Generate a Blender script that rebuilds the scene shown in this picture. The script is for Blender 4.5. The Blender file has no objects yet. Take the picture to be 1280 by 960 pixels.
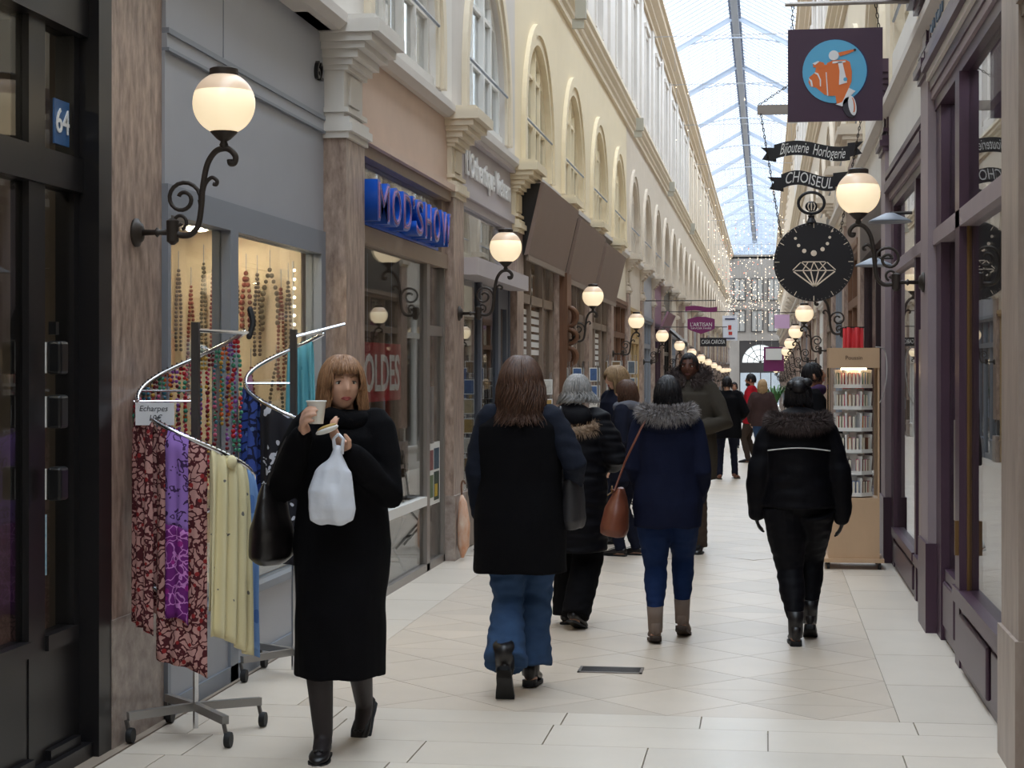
import bpy, bmesh, math, random
import numpy as np
from mathutils import Vector, Matrix, noise as mnoise
random.seed(7)
scene = bpy.context.scene
COL = scene.collection
PI = math.pi

# ------------------------------------------------------------ camera, sky, exposure
FPX, VPX, HY = 2200.0, 957.0, 460.0          # focal length in pixels (1280 wide), passage vanishing point
cam_d = bpy.data.cameras.new('camera')
cam_d.sensor_width = 36.0
cam_d.lens = 36.0 * FPX / 1280.0
cam_d.shift_y = -(480.0 - HY) / 1280.0
cam_d.clip_end = 600
cam = bpy.data.objects.new('camera', cam_d)
COL.objects.link(cam)
cam.location = (0, 0, 1.6)
cam.rotation_euler = (PI / 2, 0, math.atan((VPX - 640.0) / FPX))
scene.camera = cam

world = bpy.data.worlds.new('sky'); scene.world = world
world.use_nodes = True
wn = world.node_tree.nodes; wl = world.node_tree.links
wn.clear()
w_out = wn.new('ShaderNodeOutputWorld'); w_bg = wn.new('ShaderNodeBackground')
w_tc = wn.new('ShaderNodeTexCoord'); w_sep = wn.new('ShaderNodeSeparateXYZ')
w_max = wn.new('ShaderNodeMath'); w_max.operation = 'MAXIMUM'; w_max.inputs[1].default_value = 0.0
w_mad = wn.new('ShaderNodeMath'); w_mad.operation = 'MULTIPLY_ADD'
w_mad.inputs[1].default_value = 2.0 / 3.0; w_mad.inputs[2].default_value = 1.0 / 3.0    # overcast sky: zenith three times the horizon
w_str = wn.new('ShaderNodeMath'); w_str.operation = 'MULTIPLY'; w_str.inputs[1].default_value = 6.5
wl.new(w_tc.outputs['Generated'], w_sep.inputs[0]); wl.new(w_sep.outputs['Z'], w_max.inputs[0])
wl.new(w_max.outputs[0], w_mad.inputs[0]); wl.new(w_mad.outputs[0], w_str.inputs[0])
w_bg.inputs['Color'].default_value = (0.80, 0.90, 1.0, 1)
wl.new(w_str.outputs[0], w_bg.inputs['Strength']); wl.new(w_bg.outputs[0], w_out.inputs[0])

pd = bpy.data.lights.new('skylight_portal', 'AREA'); pd.shape = 'RECTANGLE'; pd.size = 3.6; pd.size_y = 136
pd.cycles.is_portal = True
po = bpy.data.objects.new('skylight_portal', pd); COL.objects.link(po); po.location = (-0.79, 62, 9.95)

vs = scene.view_settings
scene.display_settings.display_device = 'sRGB'
vs.view_transform = 'Standard'; vs.look = 'None'; vs.gamma = 1.0; vs.use_curve_mapping = False
vs.exposure = 0.30

# ------------------------------------------------------------ helpers
def rgb(r, g, b):
    f = lambda c: (c / 255 / 12.92) if c / 255 <= 0.04045 else ((c / 255 + 0.055) / 1.055) ** 2.4
    return (f(r), f(g), f(b), 1.0)

MATS = {}
def mat(name, col, rough=0.6, metal=0.0, var=0.0, scale=6.0, col2=None, bump=0.0, bscale=60.0, rnd=0.0, spec=0.5,
        stretch=(1, 1, 1), emit=None, estr=0.0, sheen=0.0):
    """principled material with noise colour variation, fine bump and per-object tint"""
    if name in MATS: return MATS[name]
    m = bpy.data.materials.new(name); m.use_nodes = True
    nt = m.node_tree; n = nt.nodes; l = nt.links
    b = n['Principled BSDF']
    b.inputs['Base Color'].default_value = col; b.inputs['Roughness'].default_value = rough
    b.inputs['Metallic'].default_value = metal; b.inputs['Specular IOR Level'].default_value = spec
    if sheen: b.inputs['Sheen Weight'].default_value = sheen
    if emit: b.inputs['Emission Color'].default_value = emit; b.inputs['Emission Strength'].default_value = estr
    if var or bump:
        tc = n.new('ShaderNodeTexCoord'); mp = n.new('ShaderNodeMapping'); mp.inputs['Scale'].default_value = stretch
        l.new(tc.outputs['Object'], mp.inputs['Vector'])
    src = None
    if var:
        nz = n.new('ShaderNodeTexNoise'); nz.inputs['Scale'].default_value = scale
        nz.inputs['Detail'].default_value = 6; nz.inputs['Roughness'].default_value = 0.65
        l.new(mp.outputs[0], nz.inputs['Vector'])
        cr = n.new('ShaderNodeValToRGB'); cr.color_ramp.elements[0].position = 0.5 - 0.25
        cr.color_ramp.elements[1].position = 0.5 + 0.25
        c2 = col2 or tuple(min(1, c * (1 - var)) for c in col[:3]) + (1,)
        cr.color_ramp.elements[0].color = c2; cr.color_ramp.elements[1].color = col
        l.new(nz.outputs['Fac'], cr.inputs['Fac']); src = cr.outputs['Color']
    if rnd:
        oi = n.new('ShaderNodeObjectInfo'); hs = n.new('ShaderNodeHueSaturation')
        mr = n.new('ShaderNodeMapRange'); mr.inputs['To Min'].default_value = 1 - rnd; mr.inputs['To Max'].default_value = 1 + rnd
        l.new(oi.outputs['Random'], mr.inputs['Value']); l.new(mr.outputs[0], hs.inputs['Value'])
        if src: l.new(src, hs.inputs['Color'])
        else: hs.inputs['Color'].default_value = col
        src = hs.outputs['Color']
    if src: l.new(src, b.inputs['Base Color'])
    if bump:
        nb = n.new('ShaderNodeTexNoise'); nb.inputs['Scale'].default_value = bscale; nb.inputs['Detail'].default_value = 3
        l.new(mp.outputs[0], nb.inputs['Vector'])
        bp = n.new('ShaderNodeBump'); bp.inputs['Strength'].default_value = bump; bp.inputs['Distance'].default_value = 0.01
        l.new(nb.outputs['Fac'], bp.inputs['Height']); l.new(bp.outputs[0], b.inputs['Normal'])
    MATS[name] = m
    return m

def emat(name, col, strength):
    if name in MATS: return MATS[name]
    m = bpy.data.materials.new(name); m.use_nodes = True
    n = m.node_tree.nodes; n.clear()
    o = n.new('ShaderNodeOutputMaterial'); e = n.new('ShaderNodeEmission')
    e.inputs[0].default_value = col; e.inputs[1].default_value = strength
    m.node_tree.links.new(e.outputs[0], o.inputs[0]); MATS[name] = m
    return m

def glass(name, tint=(0.93, 0.95, 0.95, 1), ior=1.45, rough=0.0, haze=0.0, hazecol=(0.8, 0.85, 0.9, 1), boost=1.0):
    """clear pane: Fresnel mix of see-through and mirror, optional milky haze"""
    if name in MATS: return MATS[name]
    m = bpy.data.materials.new(name); m.use_nodes = True
    nt = m.node_tree; n = nt.nodes; l = nt.links; n.clear()
    o = n.new('ShaderNodeOutputMaterial'); tr = n.new('ShaderNodeBsdfTransparent'); gl = n.new('ShaderNodeBsdfGlossy')
    tr.inputs[0].default_value = tint; gl.inputs['Roughness'].default_value = rough
    # Schlick reflectance from the angle of incidence, the same from both faces of the pane
    f0 = ((ior - 1) / (ior + 1)) ** 2
    ge = n.new('ShaderNodeNewGeometry'); dp = n.new('ShaderNodeVectorMath'); dp.operation = 'DOT_PRODUCT'
    l.new(ge.outputs['Incoming'], dp.inputs[0]); l.new(ge.outputs['Normal'], dp.inputs[1])
    ab = n.new('ShaderNodeMath'); ab.operation = 'ABSOLUTE'; l.new(dp.outputs['Value'], ab.inputs[0])
    om = n.new('ShaderNodeMath'); om.operation = 'SUBTRACT'; om.use_clamp = True; om.inputs[0].default_value = 1.0; l.new(ab.outputs[0], om.inputs[1])
    pw = n.new('ShaderNodeMath'); pw.operation = 'POWER'; pw.inputs[1].default_value = 5.0; l.new(om.outputs[0], pw.inputs[0])
    mu = n.new('ShaderNodeMath'); mu.operation = 'MULTIPLY_ADD'; mu.use_clamp = True
    mu.inputs[1].default_value = (1 - f0) * boost; mu.inputs[2].default_value = f0 * boost; l.new(pw.outputs[0], mu.inputs[0])
    mx = n.new('ShaderNodeMixShader'); l.new(mu.outputs[0], mx.inputs[0])
    l.new(tr.outputs[0], mx.inputs[1]); l.new(gl.outputs[0], mx.inputs[2])
    last = mx
    if haze:
        tl = n.new('ShaderNodeBsdfTranslucent'); tl.inputs[0].default_value = hazecol
        m2 = n.new('ShaderNodeMixShader'); m2.inputs[0].default_value = haze
        l.new(mx.outputs[0], m2.inputs[1]); l.new(tl.outputs[0], m2.inputs[2]); last = m2
    l.new(last.outputs[0], o.inputs[0]); MATS[name] = m
    return m

WM = {}                                       # world matrix of each root
def thing(name, label=None, cat=None, loc=(0, 0, 0), rotz=0.0, group=None, kind=None):
    o = bpy.data.objects.new(name, None); COL.objects.link(o)
    o.empty_display_size = 0.1
    o.location = loc; o.rotation_euler = (0, 0, rotz)
    WM[o.name] = Matrix.Translation(Vector(loc)) @ Matrix.Rotation(rotz, 4, 'Z')
    return tag(o, label, cat, group, kind)
def tag(o, label=None, cat=None, group=None, kind=None):
    if label: o['label'] = label
    if cat: o['category'] = cat
    if group: o['group'] = group
    if kind: o['kind'] = kind
    return o
def root_of(o):
    while o.parent: o = o.parent
    return o
def link(name, me, parent=None, m=None):
    o = bpy.data.objects.new(name, me); COL.objects.link(o)
    if parent: o.parent = parent
    if m is not None and len(me.materials) == 0: me.materials.append(m)
    return o
def copy_tree(o, parent=None):
    c = o.copy(); COL.objects.link(c); c.parent = parent
    for ch in list(o.children): copy_tree(ch, c)
    return c
def dup(root, loc, rotz=None, label=None, group=None):
    c = copy_tree(root); c.location = loc
    if rotz is not None: c.rotation_euler = (0, 0, rotz)
    if label: c['label'] = label
    if group: c['group'] = group
    return c

def basis(d):
    d = Vector(d).normalized()
    a = Vector((0, 0, 1)) if abs(d.z) < 0.9 else Vector((1, 0, 0))
    u = a.cross(d).normalized(); v = d.cross(u).normalized()
    return d, u, v

TS = bpy.data.scenes.new('workbench')           # holds one object at a time while its modifiers are applied
def evaluate(ob):
    TS.collection.objects.link(ob); vl = TS.view_layers[0]; vl.update()
    return bpy.data.meshes.new_from_object(ob.evaluated_get(vl.depsgraph))

class MB:
    def __init__(s): s.v = []; s.f = []
    def add(s, vs, fs):
        n = len(s.v); s.v += [tuple(p) for p in vs]; s.f += [tuple(i + n for i in f) for f in fs]; return s
    def box(s, x0, x1, y0, y1, z0, z1):
        x0, x1 = min(x0, x1), max(x0, x1); y0, y1 = min(y0, y1), max(y0, y1); z0, z1 = min(z0, z1), max(z0, z1)
        return s.add([(x0,y0,z0),(x1,y0,z0),(x1,y1,z0),(x0,y1,z0),(x0,y0,z1),(x1,y0,z1),(x1,y1,z1),(x0,y1,z1)],
                     [(0,3,2,1),(4,5,6,7),(0,1,5,4),(1,2,6,5),(2,3,7,6),(3,0,4,7)])
    def bar(s, a, b, w, h=None, up=(0, 0, 1)):
        """rectangular bar from a to b"""
        h = h or w; a = Vector(a); b = Vector(b); d = (b - a).normalized(); up = Vector(up)
        if abs(d.dot(up)) > 0.98: up = Vector((0, 1, 0))
        u = d.cross(up).normalized() * w / 2; v = u.cross(d).normalized() * h / 2
        return s.add([a-u-v, a+u-v, a+u+v, a-u+v, b-u-v, b+u-v, b+u+v, b-u+v],
                     [(0,3,2,1),(4,5,6,7),(0,1,5,4),(1,2,6,5),(2,3,7,6),(3,0,4,7)])
    def prism(s, poly, fn, d0, d1):
        """2-D polygon extruded: fn(a, b, d) -> xyz"""
        n = len(poly)
        vs = [fn(a, b, d0) for a, b in poly] + [fn(a, b, d1) for a, b in poly]
        fs = [tuple(range(n))[::-1], tuple(range(n, 2 * n))] + [(i, (i + 1) % n, n + (i + 1) % n, n + i) for i in range(n)]
        return s.add(vs, fs)
    def tube(s, pts, r, seg=8, closed=False, round_cap=False, flat=1.0):
        pts = [Vector(p) for p in pts]; n = len(pts)
        rs = list(r) if hasattr(r, '__len__') else [r] * n
        if round_cap:
            d0 = (pts[0] - pts[1]).normalized(); d1 = (pts[-1] - pts[-2]).normalized()
            a0 = [(pts[0] + d0 * rs[0] * math.sin(t), rs[0] * math.cos(t)) for t in (1.35, 0.8)]
            a1 = [(pts[-1] + d1 * rs[-1] * math.sin(t), rs[-1] * math.cos(t)) for t in (0.8, 1.35)]
            pts = [p for p, _ in a0] + pts + [p for p, _ in a1]; rs = [q for _, q in a0] + rs + [q for _, q in a1]; n = len(pts)
        d, u, v = basis((pts[1] - pts[0]))
        vs = []; fs = []
        for i in range(n):
            if closed: t = pts[(i + 1) % n] - pts[i - 1]
            else: t = pts[min(i + 1, n - 1)] - pts[max(i - 1, 0)]
            if t.length < 1e-9: t = d
            t = t.normalized(); q = d.rotation_difference(t); u = q @ u; v = q @ v; d = t
            for k in range(seg):
                a = 2 * PI * k / seg
                vs.append(pts[i] + u * math.cos(a) * rs[i] + v * math.sin(a) * rs[i] * flat)
        m = n if closed else n - 1
        for i in range(m):
            j = (i + 1) % n
            for k in range(seg):
                k2 = (k + 1) % seg
                fs.append((i * seg + k, i * seg + k2, j * seg + k2, j * seg + k))
        if not closed:
            fs.append(tuple(range(seg))[::-1]); fs.append(tuple((n - 1) * seg + k for k in range(seg)))
        return s.add(vs, fs)
    def loft(s, rings, seg=24):
        """closed loft of horizontal-ish ellipses: (centre, rx, ry[, rotz[, power]])"""
        vs = []; fs = []; n = len(rings)
        for r in rings:
            c = Vector(r[0]); rz = r[3] if len(r) > 3 else 0.0; pw = r[4] if len(r) > 4 else 1.0
            for k in range(seg):
                a = 2 * PI * k / seg; ca, sa = math.cos(a), math.sin(a)
                x = r[1] * math.copysign(abs(ca) ** pw, ca); y = r[2] * math.copysign(abs(sa) ** pw, sa)
                vs.append((c.x + x * math.cos(rz) - y * math.sin(rz), c.y + x * math.sin(rz) + y * math.cos(rz), c.z))
        for i in range(n - 1):
            for k in range(seg):
                k2 = (k + 1) % seg
                fs.append((i * seg + k, i * seg + k2, (i + 1) * seg + k2, (i + 1) * seg + k))
        fs.append(tuple(range(seg))[::-1]); fs.append(tuple((n - 1) * seg + k for k in range(seg)))
        return s.add(vs, fs)
    def lathe(s, prof, c=(0, 0, 0), seg=20, axis='Z'):
        c = Vector(c); vs = []; fs = []; n = len(prof)
        for r, z in prof:
            for k in range(seg):
                a = 2 * PI * k / seg; p = (r * math.cos(a), r * math.sin(a), z)
                if axis == 'X': p = (p[2], p[0], p[1])
                if axis == 'Y': p = (p[0], p[2], p[1])
                vs.append(c + Vector(p))
        for i in range(n - 1):
            for k in range(seg):
                k2 = (k + 1) % seg
                fs.append((i * seg + k, i * seg + k2, (i + 1) * seg + k2, (i + 1) * seg + k))
        if prof[0][0] > 1e-6: fs.append(tuple(range(seg))[::-1])
        if prof[-1][0] > 1e-6: fs.append(tuple((n - 1) * seg + k for k in range(seg)))
        return s.add(vs, fs)
    def ball(s, c, r, seg=14, rings=9, M=None):
        rr = r if hasattr(r, '__len__') else (r, r, r); c = Vector(c); vs = []; fs = []
        vs.append(Vector((0, 0, -1)))
        for i in range(1, rings):
            t = -PI / 2 + PI * i / rings
            for k in range(seg):
                a = 2 * PI * k / seg; vs.append(Vector((math.cos(t) * math.cos(a), math.cos(t) * math.sin(a), math.sin(t))))
        vs.append(Vector((0, 0, 1)))
        for k in range(seg): fs.append((0, 1 + (k + 1) % seg, 1 + k))
        for i in range(rings - 2):
            for k in range(seg):
                k2 = (k + 1) % seg; a = 1 + i * seg; b = a + seg
                fs.append((a + k, a + k2, b + k2, b + k))
        e = len(vs) - 1; a = 1 + (rings - 2) * seg
        for k in range(seg): fs.append((a + k, a + (k + 1) % seg, e))
        out = []
        for p in vs:
            q = Vector((p.x * rr[0], p.y * rr[1], p.z * rr[2]))
            if M is not None: q = M @ q
            out.append(c + q)
        return s.add(out, fs)
    def sheet(s, fn, nu, nv, thick=0.0):
        """grid surface fn(u, v) with optional thickness by offsetting along fn's third output"""
        vs = [Vector(fn(i / nu, j / nv)) for j in range(nv + 1) for i in range(nu + 1)]
        fs = [(j * (nu + 1) + i, j * (nu + 1) + i + 1, (j + 1) * (nu + 1) + i + 1, (j + 1) * (nu + 1) + i) for j in range(nv) for i in range(nu)]
        return s.add(vs, fs)
    def mesh(s, name, m, smooth=False, inv=None):
        me = bpy.data.meshes.new(name)
        vs = [inv @ Vector(p) for p in s.v] if inv is not None else s.v
        me.from_pydata([tuple(p) for p in vs], [], s.f); me.update()
        if m is not None: me.materials.append(m)
        if smooth:
            me.polygons.foreach_set('use_smooth', [True] * len(me.polygons))
            if smooth == 'auto':
                try: me.set_sharp_from_angle(angle=math.radians(40))
                except Exception: pass
        return me
    def build(s, name, m, parent=None, smooth=False, world=True):
        inv = None
        if parent is not None and world: inv = WM[root_of(parent).name].inverted()
        return link(name, s.mesh(name, m, smooth, inv), parent)

def fix_normals(me):
    bm = bmesh.new(); bm.from_mesh(me); bmesh.ops.recalc_face_normals(bm, faces=bm.faces[:]); bm.to_mesh(me); bm.free()

def bevel(o, w=0.01, seg=2):
    md = o.modifiers.new('bevel', 'BEVEL'); md.width = w; md.segments = seg; md.limit_method = 'ANGLE'; return o
def solid(o, t=0.004):
    md = o.modifiers.new('solid', 'SOLIDIFY'); md.thickness = t; md.offset = 0; return o

def text_mesh(body, size, depth, mname=None, shear=0.0, align='CENTER', spacing=1.0, bold=0.0, width=None):
    """built-in font lettering as a mesh in the XY plane, extruded along Z"""
    cu = bpy.data.curves.new('lettering', 'FONT'); cu.body = body; cu.size = size; cu.extrude = depth / 2
    cu.align_x = align; cu.align_y = 'CENTER'; cu.shear = shear; cu.space_character = spacing; cu.offset = bold
    cu.resolution_u = 3
    ob = bpy.data.objects.new('lettering', cu); me = evaluate(ob)
    bpy.data.objects.remove(ob); bpy.data.curves.remove(cu)
    if width:
        xs = [v.co.x for v in me.vertices]; k = width / (max(xs) - min(xs))
        for v in me.vertices: v.co.x *= k
    me.materials.clear()
    if mname is not None: me.materials.append(mname)
    return me
def put_mesh(name, me, M, parent=None):
    """mesh placed by a world matrix baked into its points"""
    inv = WM[root_of(parent).name].inverted() if parent is not None else Matrix.Identity(4)
    me.transform(inv @ M); me.update()
    return link(name, me, parent)
def frame_M(origin, xdir, ydir):
    x = Vector(xdir).normalized(); y = Vector(ydir).normalized(); z = x.cross(y)
    M = Matrix((x, y, z)).transposed().to_4x4(); M.translation = Vector(origin); return M

def zf(y):
    """floor height: level near the camera, then falling gently"""
    return 0.0 if y <= 15 else -0.015 * (min(y, 90) - 15)
# ------------------------------------------------------------ materials of the building
XLW, XRW = -2.62, 1.03                        # upper wall planes
XL, XR = -2.66, 1.05                          # shop-front planes
YEND = 130.0
M_tile = mat('limestone', rgb(216, 200, 182), 0.38, var=0.10, scale=3.0, rnd=0.07, bump=0.03, bscale=20)
M_slab = mat('pale_slab', rgb(224, 211, 195), 0.36, var=0.08, scale=2.5, rnd=0.05, bump=0.03, bscale=20)
M_grout = mat('grout', rgb(150, 138, 125), 0.8)
M_marble = mat('brown_marble', rgb(200, 176, 160), 0.36, var=0.5, scale=13.0, col2=rgb(104, 82, 72), bump=0.06, bscale=40, stretch=(1.6, 1.6, 0.5))
M_marble2 = mat('grey_marble', rgb(188, 174, 164), 0.4, var=0.5, scale=11.0, col2=rgb(116, 98, 90), bump=0.05, bscale=30)
M_cream = mat('cream_paint', rgb(228, 214, 190), 0.6, var=0.06, scale=2)
M_yellow = mat('yellow_paint', rgb(234, 217, 184), 0.6, var=0.06, scale=2)
M_white = mat('white_paint', rgb(226, 220, 212), 0.6, var=0.08, scale=2)
M_stone = mat('stone_paint', rgb(216, 202, 184), 0.7, var=0.12, scale=2.2)
M_stone2 = mat('stone_paint_grey', rgb(214, 206, 198), 0.7, var=0.10, scale=2.2)
M_tan = mat('tan_paint', rgb(186, 164, 134), 0.65, var=0.12, scale=3)
M_peach = mat('peach_paint', rgb(214, 186, 166), 0.65, var=0.12, scale=2.2)
M_curtain = mat('pale_curtain', rgb(176, 166, 150), 0.9, var=0.25, scale=3, stretch=(6, 6, 0.4))
M_steel = mat('roof_steel', rgb(160, 168, 182), 0.5, metal=0.3)
M_roofglass = glass('roof_glass', tint=(0.96, 0.98, 1.0, 1), rough=0.25, haze=0.08)
M_pane = glass('clear_glass')
M_upane = glass('upper_window_glass', boost=1.3)
M_room = mat('shop_plaster', rgb(206, 186, 158), 0.8, var=0.1, scale=2)
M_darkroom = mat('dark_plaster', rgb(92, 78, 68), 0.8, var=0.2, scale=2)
M_roomfloor = mat('shop_floor', rgb(168, 152, 136), 0.5, var=0.15, scale=3)
M_wood = mat('brown_wood', rgb(122, 84, 60), 0.5, var=0.35, scale=8, stretch=(6, 6, 0.6), bump=0.05)
M_white_gloss = mat('white_frame', rgb(232, 230, 226), 0.4)
M_warm = emat('warm_lamp', (1.0, 0.78, 0.48, 1), 14.0)
M_led = emat('led_bulb', (1.0, 0.86, 0.6, 1), 9.0)

def objmat(o, m):
    o.material_slots[0].link = 'OBJECT'; o.material_slots[0].material = m; return o

# ------------------------------------------------------------ floor
fl = MB()
ys = [-6, 15, 90, YEND + 4]
for a, b in zip(ys, ys[1:]):
    za, zb = zf(a) - 0.012, zf(b) - 0.012
    fl.add([(-2.9, a, za), (1.3, a, za), (1.3, b, zb), (-2.9, b, zb), (-2.9, a, za - .2), (1.3, a, za - .2), (1.3, b, zb - .2), (-2.9, b, zb - .2)],
           [(0, 1, 2, 3), (7, 6, 5, 4), (0, 4, 5, 1), (2, 6, 7, 3), (1, 5, 6, 2), (3, 7, 4, 0)])
floor = fl.build('floor', M_grout); floor['kind'] = 'structure'
WM[floor.name] = Matrix.Identity(4)
def slab_mesh(poly, name, m, t=0.012, gap=0.002):
    cx = sum(p[0] for p in poly) / len(poly); cy = sum(p[1] for p in poly) / len(poly)
    q = []
    for x, y in poly:
        d = math.hypot(x - cx, y - cy); k = (d - gap * 1.4) / d
        q.append((cx + (x - cx) * k, cy + (y - cy) * k))
    return MB().prism(q, lambda a, b, d: (a, b, d), -t, 0.0).mesh(name, m)
A = 0.70
me_d = slab_mesh([(-A/2, 0), (0, -A/2), (A/2, 0), (0, A/2)], 'tile', M_tile)
me_tl = slab_mesh([(0, -A/2), (A/2, 0), (0, A/2)], 'tile', M_tile)
me_tr = slab_mesh([(0, -A/2), (0, A/2), (-A/2, 0)], 'tile', M_tile)
me_ta = slab_mesh([(-A/2, 0), (0, -A/2), (A/2, 0)], 'tile', M_tile)
me_tb = slab_mesh([(-A/2, 0), (A/2, 0), (0, A/2)], 'tile', M_tile)
X0 = -2.2
def lay(me, x, y, name='tile'):
    o = link(name, me, floor); o.location = (x, y, zf(y)); o.rotation_euler = (-0.015 if y > 15 else 0, 0, 0); return o
ystart = 8.12 + A / 2
rows = 58
far = MB()
for r in range(int((YEND - 14 - ystart) / (A / 2))):
    y = ystart + r * A / 2
    spots = [(X0 + A / 2 + A * i, 'd') for i in range(4)] if r % 2 == 0 else [(X0 + A * i, 'l' if i == 0 else 'r' if i == 4 else 'd') for i in range(5)]
    for x, k in spots:
        if r < rows:
            if k == 'd' and r < 24 and random.random() < 0.22: lay(me_ta, x, y); lay(me_tb, x, y)
            else: lay({'d': me_d, 'l': me_tl, 'r': me_tr}[k], x, y)
        else:
            z = zf(y); e = 0.0105 if 15 < y < 90 else 0; g = A / 2 - 0.004
            pts = {'d': [(-g, 0), (0, -g), (g, 0), (0, g)], 'l': [(0, -g), (g, 0), (0, g)], 'r': [(0, -g), (0, g), (-g, 0)]}[k]
            far.add([(x + a, y + b, zf(y + b)) for a, b in pts], [tuple(range(len(pts)))])
for i in range(5):                                        # first half-row against the pale slabs
    x = X0 + A * i
    if 0 < i < 4: lay(me_tb, x, 8.12)
lay(slab_mesh([(0, 0), (A/2, 0), (0, A/2)], 'tile', M_tile), X0, 8.12); lay(slab_mesh([(0, 0), (0, A/2), (-A/2, 0)], 'tile', M_tile), X0 + 4 * A, 8.12)
fo = far.build('far_tile_paving', M_tile, floor); fo['kind'] = 'stuff'
SL = {}
def slab(x0, x1, y0, y1):
    w, h = round(x1 - x0, 2), round(y1 - y0, 2)
    if (w, h) not in SL: SL[(w, h)] = slab_mesh([(-w/2, -h/2), (w/2, -h/2), (w/2, h/2), (-w/2, h/2)], 'slab', M_slab, gap=0.0025)
    return lay(SL[(w, h)], (x0 + x1) / 2, (y0 + y1) / 2, 'slab')
y = 8.12
for i in range(26):
    h = 0.95
    slab(-2.66, X0, y, y + h); slab(0.6, 1.06, y, y + h)
    y += h
rest = MB()
while y < YEND:
    for a, b in ((-2.66, X0), (0.6, 1.06)):
        rest.add([(a, y, zf(y)), (b - .003, y, zf(y)), (b - .003, y + .946, zf(y + .946)), (a, y + .946, zf(y + .946))], [(0, 1, 2, 3)])
    y += 0.95
ro = rest.build('far_border_slab_paving', M_slab, floor); ro['kind'] = 'stuff'
yy = 8.12
for r, (h, off) in enumerate([(0.28, 0.35), (0.42, -0.3), (0.42, 0.25), (0.42, -0.15), (0.42, 0.4), (0.42, 0.0)]):
    x = -2.66 - 0.6 + off; y1 = yy; y0 = yy - h
    k = 0
    while x < 1.06:
        w = [0.95, 1.05, 0.62, 0.95][(k + r) % 4]
        a, b = max(x, -2.66), min(x + w, 1.06)
        if b - a > 0.06: slab(a, b, y0, y1)
        x += w; k += 1
    yy = y0
nb = MB()
y = yy
while y > -5.9:
    for x in (-2.66, -1.42, -0.18):
        nb.add([(x, y - .446, 0), (x + 1.235, y - .446, 0), (x + 1.235, y, 0), (x, y, 0)], [(0, 1, 2, 3)])
    y -= 0.45
no = nb.build('near_slab_paving', M_slab, floor); no['kind'] = 'stuff'

# ------------------------------------------------------------ pilasters (local frame: x towards the passage, y along it)
def strip(profile, y0, y1, fn=None):
    """profile (x, z) swept along y"""
    return MB().prism(profile, lambda a, b, d: (a, d, b), y0, y1)
PW = 0.25
def pilaster_meshes():
    sh = MB().box(-0.12, 0.06, -PW, PW, 0.54, 3.05).mesh('shaft', M_marble)
    pl = MB().box(-0.12, 0.075, -PW - .012, PW + .012, -0.3, 0.54).mesh('plinth', M_marble2)
    c = MB()
    c.box(-.12, .045, -PW, PW, 3.05, 3.60)
    for z0, z1, e in ((3.02, 3.06, .035), (3.06, 3.11, .06), (3.11, 3.15, .04), (3.18, 3.21, .03), (3.44, 3.47, .03), (3.47, 3.51, .06), (3.51, 3.56, .10), (3.56, 3.60, .15), (3.60, 3.65, .20), (3.65, 3.73, .25), (3.73, 3.76, .22)):
        c.box(-.12, .045 + e, -PW - e * .55, PW + e * .55, z0, z1)
    c.box(.0, .06, -.13, .13, 3.24, 3.42)
    return sh, pl, c.mesh('capital', M_cream)
PSH, PPL, PCA = pilaster_meshes()
wall_left = thing('wall_left', kind='structure', loc=(XLW, 0, 0))
wall_right = thing('wall_right', kind='structure', loc=(XRW, 0, 0), rotz=PI)
def child(me, root, y, z=0.0, m=None, name=None):
    """mesh in bay-local frame placed on a wall"""
    o = link(name or me.name.split('.')[0], me, root); o.location = (0, y if root is wall_left else -y, z)
    if m is not None: objmat(o, m)
    return o
LP = [7.08 + 3.77 * i for i in range(-4, 33)]
RP = [7.28 + 3.85 * i for i in range(-4, 32)]
def pilaster(root, y, capm):
    z = zf(y)
    s = child(PSH, root, y, 0); 
    p = child(PPL, root, y, z)
    c = child(PCA, root, y, 0, capm)
    s.name = 'pilaster_shaft'; p.name = 'pilaster_plinth'; c.name = 'pilaster_capital'
    return s, p, c
M_lilac = mat('lilac_paint', rgb(158, 142, 146), 0.5, var=0.15, scale=4)
M_greige = mat('greige_marble', rgb(182, 166, 154), 0.4, var=0.3, scale=6, col2=rgb(138, 120, 108), stretch=(1.5, 1.5, .4))
M_purple = mat('plum_paint', rgb(74, 50, 66), 0.36, var=0.12, scale=5)
for i, y in enumerate(LP):
    m = M_white if y < 12 else M_cream if y < 16 else M_yellow if y < 32 else M_stone
    if 6 < y < 8:
        for me, m_ in ((MB().box(-.25, -.10, -.33, .33, .54, 3.42).mesh('pilaster_shaft', M_marble), None), (MB().box(-.25, -.09, -.335, .335, -.1, .54).mesh('pilaster_plinth', M_marble2), None)):
            child(me, wall_left, 7.40)
        c = child(PCA, wall_left, 7.40, 0, m, 'pilaster_capital'); c.location.x = -.15; c.location.z = .36
        continue
    pilaster(wall_left, y, m)
for i, y in enumerate(RP):
    s, p, c = pilaster(wall_right, y, M_purple if 9 < y < 16 else M_stone)
    c.location.z = 0.36; s.scale.z = 1.16; s.location.z = -0.54 * 0.16
    if 9 < y < 16: objmat(s, M_lilac); objmat(p, M_purple)
    elif y < 9: objmat(s, M_greige); objmat(p, M_greige)

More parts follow.
